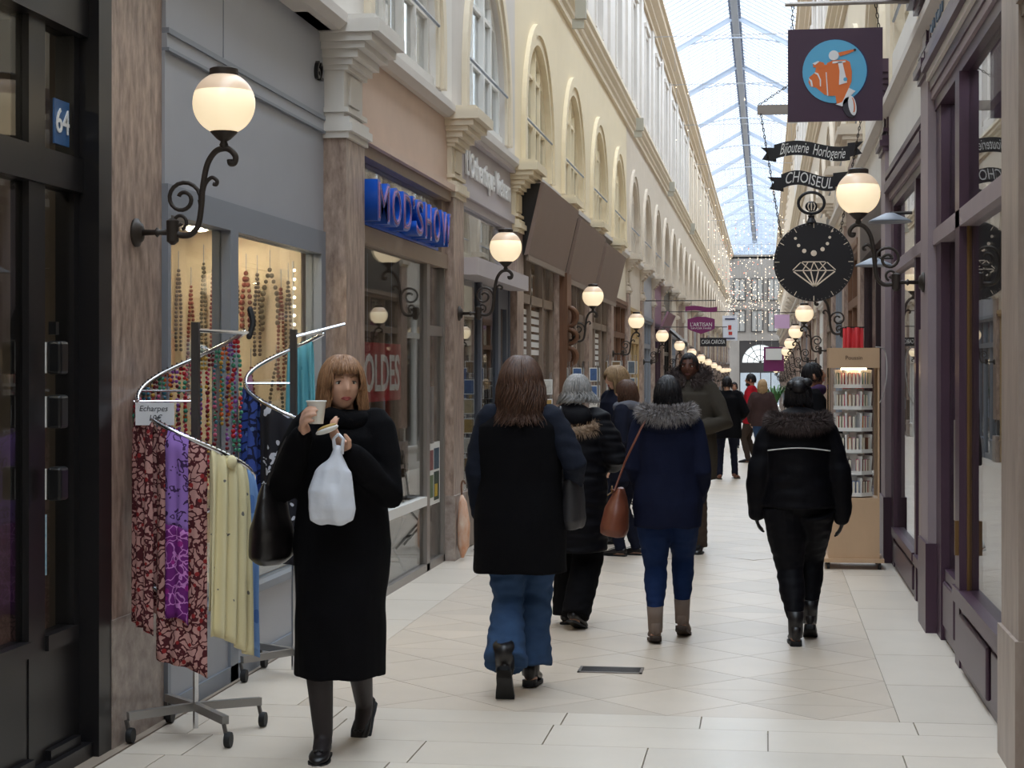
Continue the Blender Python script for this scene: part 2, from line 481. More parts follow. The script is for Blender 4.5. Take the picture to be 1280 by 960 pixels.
# ------------------------------------------------------------ upper walls with arched openings
def arch_panel(W, r=1.16, zs=4.17, z0=3.74, z1=6.26, sill=3.86, depth=0.14, n=20):
    m = MB(); a = W / 2
    def q(p0, p1, p2, p3): m.add([p0, p1, p2, p3], [(0, 1, 2, 3)])
    Q = lambda y0, y1, za, zb: q((0, y0, za), (0, y1, za), (0, y1, zb), (0, y0, zb))
    Q(-a, -r, z0, z1); Q(r, a, z0, z1); Q(-r, r, z0, sill)
    pts = [(-r, sill)] + [(-r * math.cos(PI * k / n), zs + r * math.sin(PI * k / n)) for k in range(n + 1)] + [(r, sill)]
    for (ya, za), (yb, zb) in zip(pts[1:-1], pts[2:-1]):
        q((0, ya, za), (0, yb, zb), (0, yb, z1), (0, ya, z1))
    for (ya, za), (yb, zb) in zip(pts, pts[1:] + pts[:1]):
        q((0, ya, za), (0, yb, zb), (-depth, yb, zb), (-depth, ya, za))
    # back of the wall, so that it has thickness
    q((-depth, -a, z0), (-depth, -r, z0), (-depth, -r, z1), (-depth, -a, z1)); q((-depth, r, z0), (-depth, a, z0), (-depth, a, z1), (-depth, r, z1))
    for (ya, za), (yb, zb) in zip(pts[1:-1], pts[2:-1]):
        q((-depth, ya, za), (-depth, yb, zb), (-depth, yb, z1), (-depth, ya, z1))
    return m
def arch_ring(r0, r1, x0, x1, zs=4.17, zb=3.86, n=24):
    m = MB()
    def path(r): return [(-r, zb)] + [(-r * math.cos(PI * k / n), zs + r * math.sin(PI * k / n)) for k in range(n + 1)] + [(r, zb)]
    a, b = path(r0), path(r1)
    for i in range(len(a) - 1):
        v = [(x0, *a[i]), (x0, *b[i]), (x0, *b[i+1]), (x0, *a[i+1]), (x1, *a[i]), (x1, *b[i]), (x1, *b[i+1]), (x1, *a[i+1])]
        m.add(v, [(0, 3, 2, 1), (4, 5, 6, 7), (0, 1, 5, 4), (1, 2, 6, 5), (2, 3, 7, 6), (3, 0, 4, 7)])
    return m
ME_AP = {w: arch_panel(w).mesh('arched_wall_panel', M_stone) for w in (3.77, 3.85)}
ME_AR = arch_ring(1.16, 1.27, 0, 0.025).add(*(lambda t: (t.v, t.f))(arch_ring(1.27, 1.40, 0, 0.05))).mesh('arch_moulding', M_stone)
RW = 1.16
def arch_z(y, r=1.12): return 4.17 + math.sqrt(max(0, r * r - y * y))
def win_meshes():
    fr = arch_ring(1.08, 1.17, -0.12, -0.05); fr.box(-.13, -.02, -1.17, 1.17, 3.84, 3.93)
    mul = {y: MB().box(-.11, -.045 + (0.02 if y == 0 else 0), y - .03, y + .03, 3.93, arch_z(y, 1.1)).mesh('mullion', M_stone) for y in (-0.56, 0.0, 0.56)}
    tra = {z: MB().box(-.105, -.05, -h, h, z - t, z + t).mesh('transom', M_stone) for z, h, t in ((4.42, 1.06, .035), (4.95, .76, .02))}
    rail = MB().tube([(.03, -1.14, 4.34), (.03, 1.14, 4.34)], .012, 6).mesh('guard_rail', M_steel)
    panes = []
    cols = [(-1.09, -.59), (-.53, -.03), (.03, .53), (.59, 1.09)]; rws = [(3.93, 4.385), (4.455, 4.93), (4.97, 5.3)]
    for ya, yb in cols:
        for za, zb in rws:
            top = [(y, min(zb, arch_z(y))) for y in [yb - (yb - ya) * k / 6 for k in range(7)]]
            top = [(y, max(z, za)) for y, z in top]
            if max(z for _, z in top) - za < .03: continue
            poly = [(ya, za), (yb, za)] + top
            panes.append(MB().prism(poly, lambda a, b, d: (d, a, b), -.085, -.079).mesh('pane', M_upane))
    one = MB().prism([(-1.09, 3.93), (1.09, 3.93)] + [(1.09 * math.cos(PI * k / 12), 4.17 + 1.09 * math.sin(PI * k / 12)) for k in range(13)], lambda a, b, d: (d, a, b), -.085, -.079).mesh('pane', M_upane)
    cur = MB().box(-.42, -.40, -1.3, 1.3, 3.7, 5.5).mesh('curtain', M_curtain)
    return fr.mesh('window_frame', M_stone), mul, tra, rail, panes, one, cur
WFR, WMU, WTR, WRA, WPA, WONE, WCUR = win_meshes()
M_blind = mat('window_blind', rgb(150, 146, 140), 0.9, var=0.3, scale=2, stretch=(6, 6, .3))
nwin = [0]
def arched_window(side, yc, m, detail):
    nwin[0] += 1
    w = thing('window_%d' % nwin[0], kind='structure', loc=(XLW if side == 'L' else XRW, yc, 0), rotz=0 if side == 'L' else PI)
    objmat(link('window_frame', WFR, w), m)
    for k, me in WMU.items(): objmat(link('mullion', me, w), m)
    for k, me in WTR.items(): objmat(link('transom', me, w), m)
    if detail:
        for me in WPA: link('pane', me, w)
        link('guard_rail', WRA, w)
    else: link('pane', WONE, w)
    link('curtain', WCUR, w)
    return w
# upper storey panel with a tall rectangular window
def storey_panel(W, z0=6.5, z1=9.5, hw=0.5, za=7.0, zb=8.95, depth=.2):
    m = MB(); a = W / 2
    def q(*p): m.add(p, [(0, 1, 2, 3)])
    Q = lambda y0, y1, zc, zd: q((0, y0, zc), (0, y1, zc), (0, y1, zd), (0, y0, zd))
    Q(-a, -hw, z0, z1); Q(hw, a, z0, z1); Q(-hw, hw, z0, za); Q(-hw, hw, zb, z1)
    for (y0, zc), (y1, zd) in (((-hw, za), (-hw, zb)), ((-hw, zb), (hw, zb)), ((hw, zb), (hw, za)), ((hw, za), (-hw, za))):
        q((0, y0, zc), (0, y1, zd), (-depth, y1, zd), (-depth, y0, zc))
    m.box(-.3, -.25, -a, a, z0, z1)
    m.box(0, .05, -a, -a + .28, z0, z1); m.box(0, .05, a - .28, a, z0, z1)          # flat strips beside the bay line
    m.box(0, .03, -hw - .14, -hw, za - .1, zb + .1); m.box(0, .03, hw, hw + .14, za - .1, zb + .1); m.box(0, .06, -hw - .18, hw + .18, zb + .1, zb + .2)
    m.box(0, .05, -a, a, 6.5, 6.72)
    return m
ME_SP = {w: storey_panel(w).mesh('storey_wall_panel', M_stone2) for w in (3.77, 3.85)}
sw_fr = MB(); sw_fr.box(-.16, -.10, -.5, -.44, 7.0, 8.95).box(-.16, -.10, .44, .5, 7.0, 8.95).box(-.16, -.10, -.44, .44, 8.89, 8.95).box(-.16, -.10, -.44, .44, 7.0, 7.07).box(-.16, -.09, -.03, .03, 7.07, 8.89).box(-.15, -.11, -.44, .44, 8.2, 8.24)
SWF = sw_fr.mesh('window_frame', M_stone2)
SWP = [MB().box(-.135, -.13, a, b, 7.07, 8.89).mesh('pane', M_upane) for a, b in ((-.44, -.03), (.03, .44))]
SWB = MB().box(-.19, -.185, -.5, .5, 7.0, 8.95).mesh('blind', M_blind)
def tall_window(side, yc):
    nwin[0] += 1
    w = thing('window_%d' % nwin[0], kind='structure', loc=(XLW if side == 'L' else XRW, yc, 0), rotz=0 if side == 'L' else PI)
    link('window_frame', SWF, w); link('blind', SWB, w)
    for me in SWP: link('pane', me, w)
for side, P, root, wd in (('L', LP, wall_left, 3.77), ('R', RP, wall_right, 3.85)):
    for a, b in zip(P, P[1:]):
        yc = (a + b) / 2
        if side == 'L': m = M_white if yc < 14.6 else M_stone2 if yc < 18.4 else M_yellow if yc < 33 else M_stone
        else: m = M_cream if yc < 24 else M_stone
        child(ME_AP[wd], root, yc, 0, m); child(ME_AR, root, yc, 0, m if side == 'R' or yc > 18.4 else M_cream)
        arched_window(side, yc, M_white_gloss if 14.6 < yc < 18.4 and side == 'L' else m, 9 < yc < 48)
        child(ME_SP[wd], root, yc, 0, M_stone2 if yc < 60 else M_stone)
        tall_window(side, yc)
# string course, cornice
sc_prof = [(0, 6.2), (.05, 6.2), (.05, 6.27), (.09, 6.30), (.09, 6.36), (.15, 6.40), (.15, 6.46), (.19, 6.48), (.19, 6.54), (0, 6.54)]
co_prof = [(-.1, 9.4), (.06, 9.4), (.06, 9.5), (.14, 9.56), (.14, 9.62), (.26, 9.72), (.26, 9.84), (.32, 9.88), (.32, 9.94), (-.3, 9.94), (-.3, 9.4)]
for root, sgn in ((wall_left, 1), (wall_right, -1)):
    ya, yb = (-6, YEND) if sgn == 1 else (-YEND, 6)
    o = link('string_course', strip(sc_prof, ya, yb).mesh('string_course', M_cream), root)
    o = link('cornice', strip(co_prof, ya, yb).mesh('cornice', M_tan), root)
# sill ledge above the shop fascias
for root in (wall_left, wall_right):
    sg = 1 if root is wall_left else -1
    ya, yb = (-6, YEND) if sg == 1 else (-YEND, 6)
    link('sill_ledge', strip([(-.3, 3.66), (.05, 3.66), (.10, 3.70), (.10, 3.76), (0, 3.78), (-.3, 3.78)], ya, yb).mesh('sill_ledge', M_stone2), root)
# things fixed along the string course: small lamp boxes
for y in (22.6, 33.4, 45.0, 58.0):
    o = MB().box(0.19, .33, -.05, .05, 6.1, 6.34); o.box(.15, .3, -.03, .03, 5.98, 6.1)
    t = thing('floodlight', 'small grey floodlight box fixed under the cream string course', 'floodlight', (XLW, y, 0), 0, 'floodlights along the string course')
    o.build('housing', mat('lamp_box', rgb(170, 165, 150), .6), t, world=False)

# ------------------------------------------------------------ glass roof
ceiling = thing('ceiling', kind='structure', loc=(-0.79, 0, 0))
HWD, ZE, ZR = 1.95, 9.86, 10.94
def rz(x): return ZR - (ZR - ZE) * abs(x) / HWD
gb = MB()
for s in (-1, 1):
    y = -5.75
    while y < YEND:
        gb.bar((0, y, ZR), (s * HWD, y, ZE), 0.028, 0.03); y += 0.5
o = gb.build('glazing_bars', M_steel, ceiling, world=False); o['kind'] = 'stuff'
y = -6.0; i = 0
me_r = MB().bar((0, 0, ZR - .06), (HWD, 0, ZE - .06), .06, .14).bar((0, 0, ZR - .06), (-HWD, 0, ZE - .06), .06, .14).mesh('rafter', M_steel)
arc = [(x, 0, ZE + 0.1 + 0.35 * math.cos(x / HWD * PI / 2)) for x in [HWD * (k / 10 - 1) for k in range(21)]]
me_t = MB().tube(arc, .02, 5).mesh('tie_rod', M_steel)
me_p = {s: MB().add([(s * .05, 0, ZR), (s * .05, 7.54, ZR), (s * HWD, 7.54, ZE), (s * HWD, 0, ZE)], [(0, 1, 2, 3) if s < 0 else (3, 2, 1, 0)]).mesh('glass_pane', M_roofglass) for s in (-1, 1)}
while y < YEND:
    for me in (me_r, me_t):
        o = link(me.name.split('.')[0], me, ceiling); o.location = (0, y, 0)
    for s in (-1, 1):
        o = link('glass_pane', me_p[s], ceiling); o.location = (0, y + .03, 0)
    y += 7.54
MB().box(-.09, .09, -6, YEND, ZR - .20, ZR - .02).build('ridge_beam', M_steel, ceiling, world=False)
lv = MB(); y = -6
while y < YEND:
    lv.box(-.15, -.09, y, y + .12, ZR - .16, ZR - .04).box(.09, .15, y, y + .12, ZR - .16, ZR - .04); y += .3
o = lv.build('ridge_louvres', mat('dark_steel', rgb(84, 90, 104), .6), ceiling, world=False); o['kind'] = 'stuff'

# ------------------------------------------------------------ far end of the passage, and an added wall closing it behind
M_endstone = mat('end_stone', rgb(128, 120, 112), 0.8, var=0.15, scale=2)
M_enddark = mat('end_dark', rgb(40, 34, 32), 0.6)
we = thing('wall_end', kind='structure', loc=(0, YEND, 0))
MB().box(-2.9, -1.9, YEND, YEND + .4, -1.6, 9.9).box(1.1, 1.4, YEND, YEND + .4, -1.6, 9.9).box(-1.9, 1.1, YEND, YEND + .4, 3.6, 9.9).build('wall_face', M_endstone, we)
MB().box(-1.9, 1.1, YEND + .05, YEND + .3, 1.25, 2.0).build('dark_lintel', M_enddark, we)
sp = MB()
n = 20; cx, cz, r = -0.38, 2.0, 1.32
for k in range(n):
    a, b = PI * k / n, PI * (k + 1) / n
    pa, pb = (cx + r * math.cos(a), cz + r * math.sin(a)), (cx + r * math.cos(b), cz + r * math.sin(b))
    sp.prism([pa, (pa[0], 3.7), (pb[0], 3.7), pb], lambda p, q, d: (p, d, q), YEND + .05, YEND + .25)
sp.box(-1.9, cx - r, YEND + .05, YEND + .25, 2.0, 3.7).box(cx + r, 1.1, YEND + .05, YEND + .25, 2.0, 3.7)
sp.build('spandrel', M_enddark, we)
fb = MB()
for k in range(1, 6): fb.bar((cx, YEND + .1, cz), (cx + r * math.cos(PI * k / 6), YEND + .1, cz + r * math.sin(PI * k / 6)), .06)
for rr in (.5, .95): fb.tube([(cx + rr * math.cos(PI * k / 16), YEND + .1, cz + rr * math.sin(PI * k / 16)) for k in range(17)], .03, 5)
fb.build('fanlight_bars', M_enddark, we)
MB().prism([(cx + r * math.cos(PI * k / 16), cz + r * math.sin(PI * k / 16)) for k in range(17)], lambda p, q, d: (p, d, q), YEND + .14, YEND + .15).build('fanlight_pane', glass('fan_glass', haze=.9, hazecol=(.95, .93, .88, 1)), we)
for x in (-1.9, -1.15, -.4, .35, 1.04): MB().box(x, x + .07, YEND + .1, YEND + .2, -1.3, 1.25).build('door_post', M_enddark, we)
for x in (-1.83, -1.08, -.33, .42): MB().box(x, x + .68, YEND + .14, YEND + .15, -1.2, 1.25).build('door_pane', M_pane, we)
for z0 in (4.3, 6.6):
    for x in (-1.9, -.6, .6):
        MB().box(x - .38, x + .38, YEND - .05, YEND, z0, z0 + 1.5).build('window_pane', M_blind, we)
        f = MB(); f.box(x - .45, x - .38, YEND - .1, YEND, z0 - .06, z0 + 1.56).box(x + .38, x + .45, YEND - .1, YEND, z0 - .06, z0 + 1.56).box(x - .38, x + .38, YEND - .1, YEND, z0 + 1.5, z0 + 1.56).box(x - .38, x + .38, YEND - .1, YEND, z0 - .06, z0).box(x - .02, x + .02, YEND - .08, YEND, z0, z0 + 1.5)
        f.build('window_surround', M_enddark, we)
MB().prism([(-2.75, 9.7), (1.2, 9.7), (1.2, 9.86), (-.79, 10.95), (-2.75, 9.86)], lambda p, q, d: (p, d, q), YEND + .1, YEND + .12).build('gable_pane', glass('gable_glass', tint=(.55, .58, .62, 1), haze=.15, hazecol=(.5, .52, .55, 1)), we)
gbm = MB()
for k in range(9): x = -2.6 + k * .45; gbm.bar((x, YEND + .05, 9.7), (x, YEND + .05, rz(x + .79)), .05)
gbm.box(-2.75, 1.2, YEND, YEND + .1, 9.6, 9.76)
gbm.build('gable_bars', M_steel, we)
wb = MB().box(-3, 1.4, -6.2, -6, -.1, 9.9).build('wall_back_added', M_stone); wb['kind'] = 'structure'  # unseen closing wall behind the camera, added for reflections and bounce light

ws = MB().box(-12, 10, YEND + 9, YEND + 9.4, -1.3, 5).build('wall_street_added', mat('street_stone', rgb(150, 150, 152), .9, var=.2, scale=.6)); ws['kind'] = 'structure'  # added to cover the bright horizon, kept low so sky light reaches the fanlight
fs = MB().box(-12, 10, YEND + .4, YEND + 9, -1.3, -1.13).build('floor_street', mat('street_ground', rgb(110, 110, 112), .9)); fs['kind'] = 'structure'
# ------------------------------------------------------------ shop rooms behind the fronts
def room_mesh(w, name):
    m = MB(); a = w / 2 - .02
    m.box(-2.3, -2.2, -a, a, -.1, 3.66); m.box(-2.2, -.24, -a, -a + .06, -.1, 3.66); m.box(-2.2, -.24, a - .06, a, -.1, 3.66)
    m.box(-2.2, -.24, -a, a, 3.06, 3.12)
    return m.mesh(name, M_room)
ROOM = {w: room_mesh(w, 'wall_shop') for w in (3.77, 3.85)}
RFLO = {w: MB().box(-2.2, -.05, -w / 2, w / 2, -.12, 0.0).mesh('floor_shop', M_roomfloor) for w in (3.77, 3.85)}
M_roomgrey = mat('room_grey', rgb(126, 112, 100), .8, var=.2, scale=2)
M_warmroom = mat('warm_room', rgb(228, 202, 164), .8, var=.08, scale=2)
SPOT = MB().lathe([(0.0, 0), (.05, 0), (.05, -.02), (.035, -.03), (0, -.03)], seg=12).mesh('lamp_disc', emat('spot_warm', (1.0, .84, .60, 1), 46.0))
SPOTR = MB().lathe([(.05, .0), (.07, .0), (.07, -.025), (.05, -.025)], seg=12).mesh('lamp_rim', M_white_gloss)
def spotlight(x, y, z, label, group, scale=1.0):
    t = thing('ceiling_spotlight', label, 'spotlight', (x, y, z), 0, group); t.scale = (scale,) * 3
    link('lamp_disc', SPOT, t); link('lamp_rim', SPOTR, t)
for side, P, w in (('L', LP, 3.77), ('R', RP, 3.85)):
    for i, (a, b) in enumerate(zip(P, P[1:])):
        yc = (a + b) / 2
        m = M_roomgrey
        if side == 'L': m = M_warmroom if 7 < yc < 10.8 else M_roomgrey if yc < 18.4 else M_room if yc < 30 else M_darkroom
        r = link('wall_shop_%s_%d' % ('left' if side == 'L' else 'right', i), ROOM[w]); r['kind'] = 'structure'
        r.location = (XLW if side == 'L' else XRW, yc, zf(yc)); r.rotation_euler = (0, 0, 0 if side == 'L' else PI); objmat(r, m)
        f = link('floor_shop_%s_%d' % ('left' if side == 'L' else 'right', i), RFLO[w]); f['kind'] = 'structure'
        f.location = (XLW if side == 'L' else XRW, yc, zf(yc)); f.rotation_euler = (0, 0, 0 if side == 'L' else PI)
        if 18 < yc < 70 or (side == 'R' and 11 < yc < 70):
            sg = 1 if side == 'L' else -1
            for dy in (-.9, .9):
                spotlight((XLW if side == 'L' else XRW) - sg * 1.0, yc + dy, zf(yc) + 3.06, 'small round warm ceiling spotlight inside a shop further down the passage', 'ceiling spotlights in the farther shops', 1.8)

# ------------------------------------------------------------ generic shop fronts for the bays further on
def front(side, a, b, label, frame_m, fascia_m, posts, riser=.4, top=2.4, door=None, stripes=False, group=None, pane_m=None, fz=(3.08, 3.70), riser_m=None, cat='shopfront'):
    """shop front between pilaster edges a..b (world y); posts = world y of mullions"""
    yc = (a + b) / 2; z = zf(yc); sg = 1 if side == 'L' else -1; X = XL if side == 'L' else XR
    t = thing('shopfront', label, cat, (X, yc, z), 0 if side == 'L' else PI, group)
    W = (b - a) / 2; loc = lambda y: (y - yc) * sg
    E = max(0, -z)
    def bx(name, m, x0, x1, y0, y1, z0, z1, par=None): return MB().box(x0, x1, y0, y1, z0, z1).build(name, m, par or t, world=False)
    bx('fascia', fascia_m, -.06, .05, -W, W, fz[0], fz[1] + E)
    bx('moulding', frame_m, -.06, .09, -W, W, fz[0] - .07, fz[0])
    bx('moulding', frame_m, -.06, .07, -W, W, fz[0] - .12, fz[0] - .07)
    bx('transom', frame_m, -.06, .03, -W, W, top, top + .1)
    ps = sorted([loc(p) for p in posts])
    edges = [-W] + ps + [W]
    for e in [-W + .04] + ps + [W - .04]: bx('post', frame_m, -.06, .03, e - .04, e + .04, 0, fz[0] - .12)
    for i, (p, q) in enumerate(zip(edges, edges[1:])):
        p0, q0 = p + (.08 if i == 0 else .04), q - (.08 if i == len(edges) - 2 else .04)
        isdoor = door is not None and i == door
        zb = .12 if isdoor else riser
        bx('pane', pane_m or M_pane, -.025, -.017, p0, q0, zb, top)
        bx('pane', pane_m or M_pane, -.025, -.017, p0, q0, top + .1, fz[0] - .12)
        if isdoor:
            bx('door_rail', frame_m, -.05, .01, p0, q0, .0, .12); 
            h = MB().tube([(.045, p0 + .05, .9), (.045, p0 + .05, 1.3)], .012, 6).build('door_handle', M_steel, t, world=False)
        else:
            bx('stall_riser', riser_m or frame_m, -.06, .03, p0, q0, 0, riser)
            bx('riser_panel', riser_m or frame_m, .03, .045, p0 + .08, q0 - .08, .08, riser - .08)
            bx('sill', frame_m, -.06, .06, p0, q0, riser, riser + .04)
        if stripes and not isdoor:
            for k in range(6): bx('stripe', M_white_gloss, -.016, -.013, p0, q0, top - .12 - k * .09, top - .06 - k * .09)
    return t

M_greyf = mat('grey_front', rgb(168, 170, 177), .45, var=.05, scale=2)
M_greyd = mat('grey_front_dark', rgb(136, 141, 150), .45, var=.05, scale=2)
M_black = mat('black_paint', rgb(26, 24, 26), .35)
M_brownboard = mat('brown_board', rgb(142, 121, 110), .6, var=.08, scale=3)
M_taupe = mat('taupe_frame', rgb(138, 120, 106), .5, var=.1, scale=4)
M_alu = mat('grey_aluminium', rgb(150, 142, 136), .35, metal=.5)
M_lilacgrey = mat('lilac_grey', rgb(190, 180, 180), .6, var=.06, scale=3)
M_slate = mat('slate_blue', rgb(92, 96, 108), .5)

# --- black shop front with the number plate (nearest on that side)
t = thing('shopfront', 'black framed glass shopfront with a blue number 64 plate', 'shopfront', (XL, 5.0, 0))
def pb(name, m, x0, x1, y0, y1, z0, z1, par=None): return MB().box(x0, x1, y0, y1, z0, z1).build(name, m, par or t)
XB = -2.83
pb('jamb', M_black, XB - .05, XB + .115, 6.926, 7.068, 0, 3.5); pb('header', M_black, XB - .05, XB + .07, 3.3, 6.967, 2.96, 3.7)
pb('transom', M_black, XB - .04, XB + .05, 3.3, 6.967, 2.32, 2.46)
pb('jamb', M_black, XB - .05, XB + .03, 6.87, 6.946, 0, 2.96)
pb('door_stile', M_black, XB - .04, XB + .035, 6.413, 6.567, 0, 2.96)
for y in (5.45, 4.55, 3.4): pb('door_stile', M_black, XB - .04, XB + .05, y, y + .1, 0, 2.96)
for y0, y1 in ((6.567, 6.87), (5.55, 6.413), (4.65, 5.45), (3.5, 4.55)):
    pb('pane', M_pane, XB, XB + .008, y0, y1, .55, 2.32); pb('pane', M_pane, XB, XB + .008, y0, y1, 2.46, 2.96)
    pb('kick_panel', M_black, XB - .03, XB + .03, y0, y1, .1, .5); pb('bottom_rail', M_black, XB - .04, XB + .06, y0, y1, 0, .1)
    pb('lock_rail', M_black, XB - .04, XB + .05, y0, y1, .49, .55)
pb('door_sill', M_black, XB - .05, XB + .09, 3.3, 6.967, 0, .06)
M_blackplastic = mat('black_plastic', rgb(20, 20, 22), .3)
for z in (1.64, 1.43, 1.15):
    h = pb('lock_box', M_blackplastic, XB + .07, XB + .13, 6.495, 6.577, z - .065, z + .065); bevel(h, .012)
    pb('lock_edge', M_white_gloss, XB + .068, XB + .072, 6.487, 6.495, z - .06, z + .06, h)
pb('lock_knob', M_blackplastic, XB + .07, XB + .10, 6.516, 6.547, 1.73, 1.78)
pl = pb('number_plate', mat('plate_blue', rgb(58, 98, 148), .4), XB + .010, XB + .018, 6.70, 6.85, 2.50, 2.68)
me = text_mesh('64', .14, .004, mat('plate_white', rgb(240, 240, 240), .5), bold=.001)
put_mesh('numerals', me, frame_M((XB + .021, 6.775, 2.59), (0, 1, 0), (0, 0, 1)), pl)
pb('sticker', mat('sticker_blue', rgb(90, 170, 205), .5, var=.6, scale=40, col2=rgb(220, 235, 240)), XB + .009, XB + .011, 6.577, 6.639, .78, 1.02)

# --- grey shop front with the necklace window
XG = -2.74
t = thing('shopfront', 'plain grey shopfront with numerals 62 and a lit necklace window', 'shopfront', (XG, 9.0, 0))
pb('upper_fascia', M_greyf, XG - .05, XG + .04, 7.70, 10.60, 3.15, 3.70)
pb('upper_joint', M_greyd, XG + .038, XG + .043, 8.55, 8.556, 3.16, 3.7)
pb('moulding', M_greyd, XG - .05, XG + .055, 7.70, 10.60, 3.125, 3.15); pb('moulding', M_greyf, XG - .05, XG + .045, 7.70, 10.60, 3.06, 3.125); pb('moulding', M_greyd, XG - .05, XG + .055, 7.70, 10.60, 3.045, 3.06)
pb('lower_fascia', M_greyf, XG - .05, XG + .035, 7.70, 10.60, 2.44, 3.045)
pb('window_head', M_greyd, XG - .05, XG + .05, 7.70, 10.60, 2.30, 2.44)
pb('window_post', M_greyd, XG - .05, XG + .05, 8.65, 8.78, 0, 2.30); pb('window_post', M_greyd, XG - .05, XG + .05, 10.50, 10.60, 0, 2.30); pb('window_post', M_greyd, XG - .05, XG + .05, 7.70, 7.74, 0, 2.30)
for a, b in ((7.74, 8.65), (8.78, 10.50)):
    pb('pane', M_pane, XG - .01, XG, a, b, .44, 2.30); pb('stall_riser', M_greyf, XG - .05, XG + .035, a, b, 0, .40); pb('window_sill', M_greyd, XG - .05, XG + .06, a, b, .40, .44)
pb('skirting', M_greyd, XG - .05, XG + .05, 7.70, 10.60, 0, .08)
pb('corner_moulding', M_black, XG - .05, XG + .12, 9.9, 10.60, 3.66, 3.74)
me = text_mesh('62', .15, .03, M_black, bold=.002)
put_mesh('numerals', me, frame_M((XG + .05, 10.42, 3.40), (0, 1, 0), (0, 0, 1)), t)
# window contents: backing panel, necklaces, led strip, spotlights
bk = MB().box(-3.75, -2.82, 10.50, 10.54, .5, 2.45).build('window_backdrop', mat('display_beige', rgb(244, 226, 196), .8)); tag(bk, 'pale backdrop wall behind the hanging necklaces in the grey shop', 'backdrop')
bs = MB().box(-3.58, -2.78, 7.45, 10.55, .45, .52).build('window_shelf', M_white_gloss); tag(bs, 'low white shelf inside the grey shop window', 'shelf')
MB_ceil = MB().box(-3.6, -2.74, 7.4, 10.6, 2.46, 2.5).build('ceiling_window_soffit', M_warmroom); MB_ceil['kind'] = 'structure'
for k, (x, y) in enumerate(((-2.98, 9.9), (-3.15, 9.6), (-3.3, 9.9), (-3.1, 10.2), (-3.2, 8.2), (-3.0, 8.9), (-3.35, 10.1))):
    spotlight(x, y, 2.46, 'small round ceiling spotlight in the necklace shop window', 'spotlights in the necklace window', 1.5)
necks = [((150, 70, 60), 'red brown'), ((70, 90, 80), 'dark green'), ((120, 110, 105), 'grey'), ((100, 90, 88), 'charcoal'), ((60, 50, 50), 'black'), ((130, 90, 70), 'brown'), ((110, 105, 90), 'olive'), ((170, 140, 90), 'amber'), ((190, 150, 90), 'gold'), ((90, 60, 50), 'dark brown')]
BEAD = {}
def necklace(x, y, z, L, w, ci, bead):
    c, nm = necks[ci % len(necks)]
    m = mat('beads_' + nm.replace(' ', '_'), rgb(*c), .35, var=.5, scale=60)
    t = thing('necklace', 'long %s bead necklace hanging in the lit grey shop window' % nm, 'necklace', (x, y, z), 0, 'necklaces in the shop window')
    n = int((L * 2) / (bead * 2.1)); b = MB()
    for k in range(n):
        u = k / n * 2
        zz = -L * (u if u < 1 else 2 - u); s = 1 if u < 1 else -1
        yy = s * w * math.sin(min(1, -zz / L * 1.25) * PI * .62)
        b.ball((yy, random.uniform(-.004, .004), zz), bead * random.uniform(.8, 1.15), 6, 4)
    o = b.build('beads', m, t, world=False, smooth=True); o['kind'] = 'stuff'
    MB().bar((0, 0, 0), (0, 0, .12), .004).build('hook', M_steel, t, world=False)
for k, (x, z, L, w) in enumerate(((-3.36, 2.20, .55, .012), (-3.29, 2.16, .62, .016), (-3.22, 2.20, .28, .020), (-3.15, 2.18, .34, .026), (-3.08, 2.17, .50, .018), (-3.00, 2.20, .36, .052), (-2.93, 2.08, .62, .018), (-2.885, 2.12, .50, .016),
        (-3.42, 2.24, .6, .014), (-3.5, 2.1, .7, .02), (-3.58, 2.2, .5, .016), (-2.96, 1.62, .42, .040), (-3.12, 1.60, .46, .022), (-3.26, 1.50, .50, .03))):
    necklace(x, 10.44, z, L, w, k * 3 + k // 3, .012 if k not in (3, 5) else .017)
for k, y in enumerate((8.3, 8.7, 9.2)): necklace(-3.45, y, 2.1, .7, .03, k + 6, .012)
for y in (5.2, 6.2): spotlight(-3.6, y, 3.05, 'small round fill lamp added to lighten the black framed shop', 'added fill lamps in the black framed shop', 1.6)  # added fill lamps, only to lighten the dark interior behind the glass
t = thing('led_strip', 'vertical strip of warm led bulbs edging the necklace window', 'light strip', (XG - .1, 10.42, .5))
me_b = MB().ball((0, 0, 0), .009, 8, 5).mesh('bulb', M_led)
for k in range(30): o = link('bulb', me_b, t); o.location = (0, 0, .1 + k * .055)
MB().box(-.012, -.006, -.012, .012, .05, 1.75).build('backing', M_white_gloss, t, world=False)

# --- shop with the blue block letters
M_modframe = mat('beige_frame', rgb(150, 130, 114), .5, var=.08, scale=4)
t = thing('shopfront', 'peach fascia shopfront with aluminium framed glass under blue letters', 'shopfront', (XL, 12.7, 0))
ya, yb = 11.10, 14.37
pb('fascia', M_peach, XL - .05, XL + .045, ya, yb, 3.10, 3.70); pb('moulding', M_peach, XL - .05, XL + .12, ya, yb, 3.06, 3.11); pb('moulding', M_modframe, XL - .05, XL + .08, ya, yb, 2.98, 3.06)
pb('transom', M_modframe, XL - .05, XL + .05, ya, yb, 2.42, 2.54)
for y in (11.10, 13.58, 14.31): pb('post', M_alu, XL - .05, XL + .03, y, y + (.06 if y != 13.58 else .12), 0, 2.42)
pb('post', M_modframe, XL - .05, XL + .03, 14.2, 14.37, 2.42, 3.0)
pb('pane', M_pane, XL - .01, XL, 11.16, 13.58, .06, 2.42); pb('pane', M_pane, XL - .01, XL, ya, 14.2, 2.54, 2.98)
pb('door_pane', M_pane, XL - .01, XL, 13.70, 14.31, .06, 1.86); pb('door_pane', M_pane, XL - .01, XL, 13.70, 14.31, 1.94, 2.42)
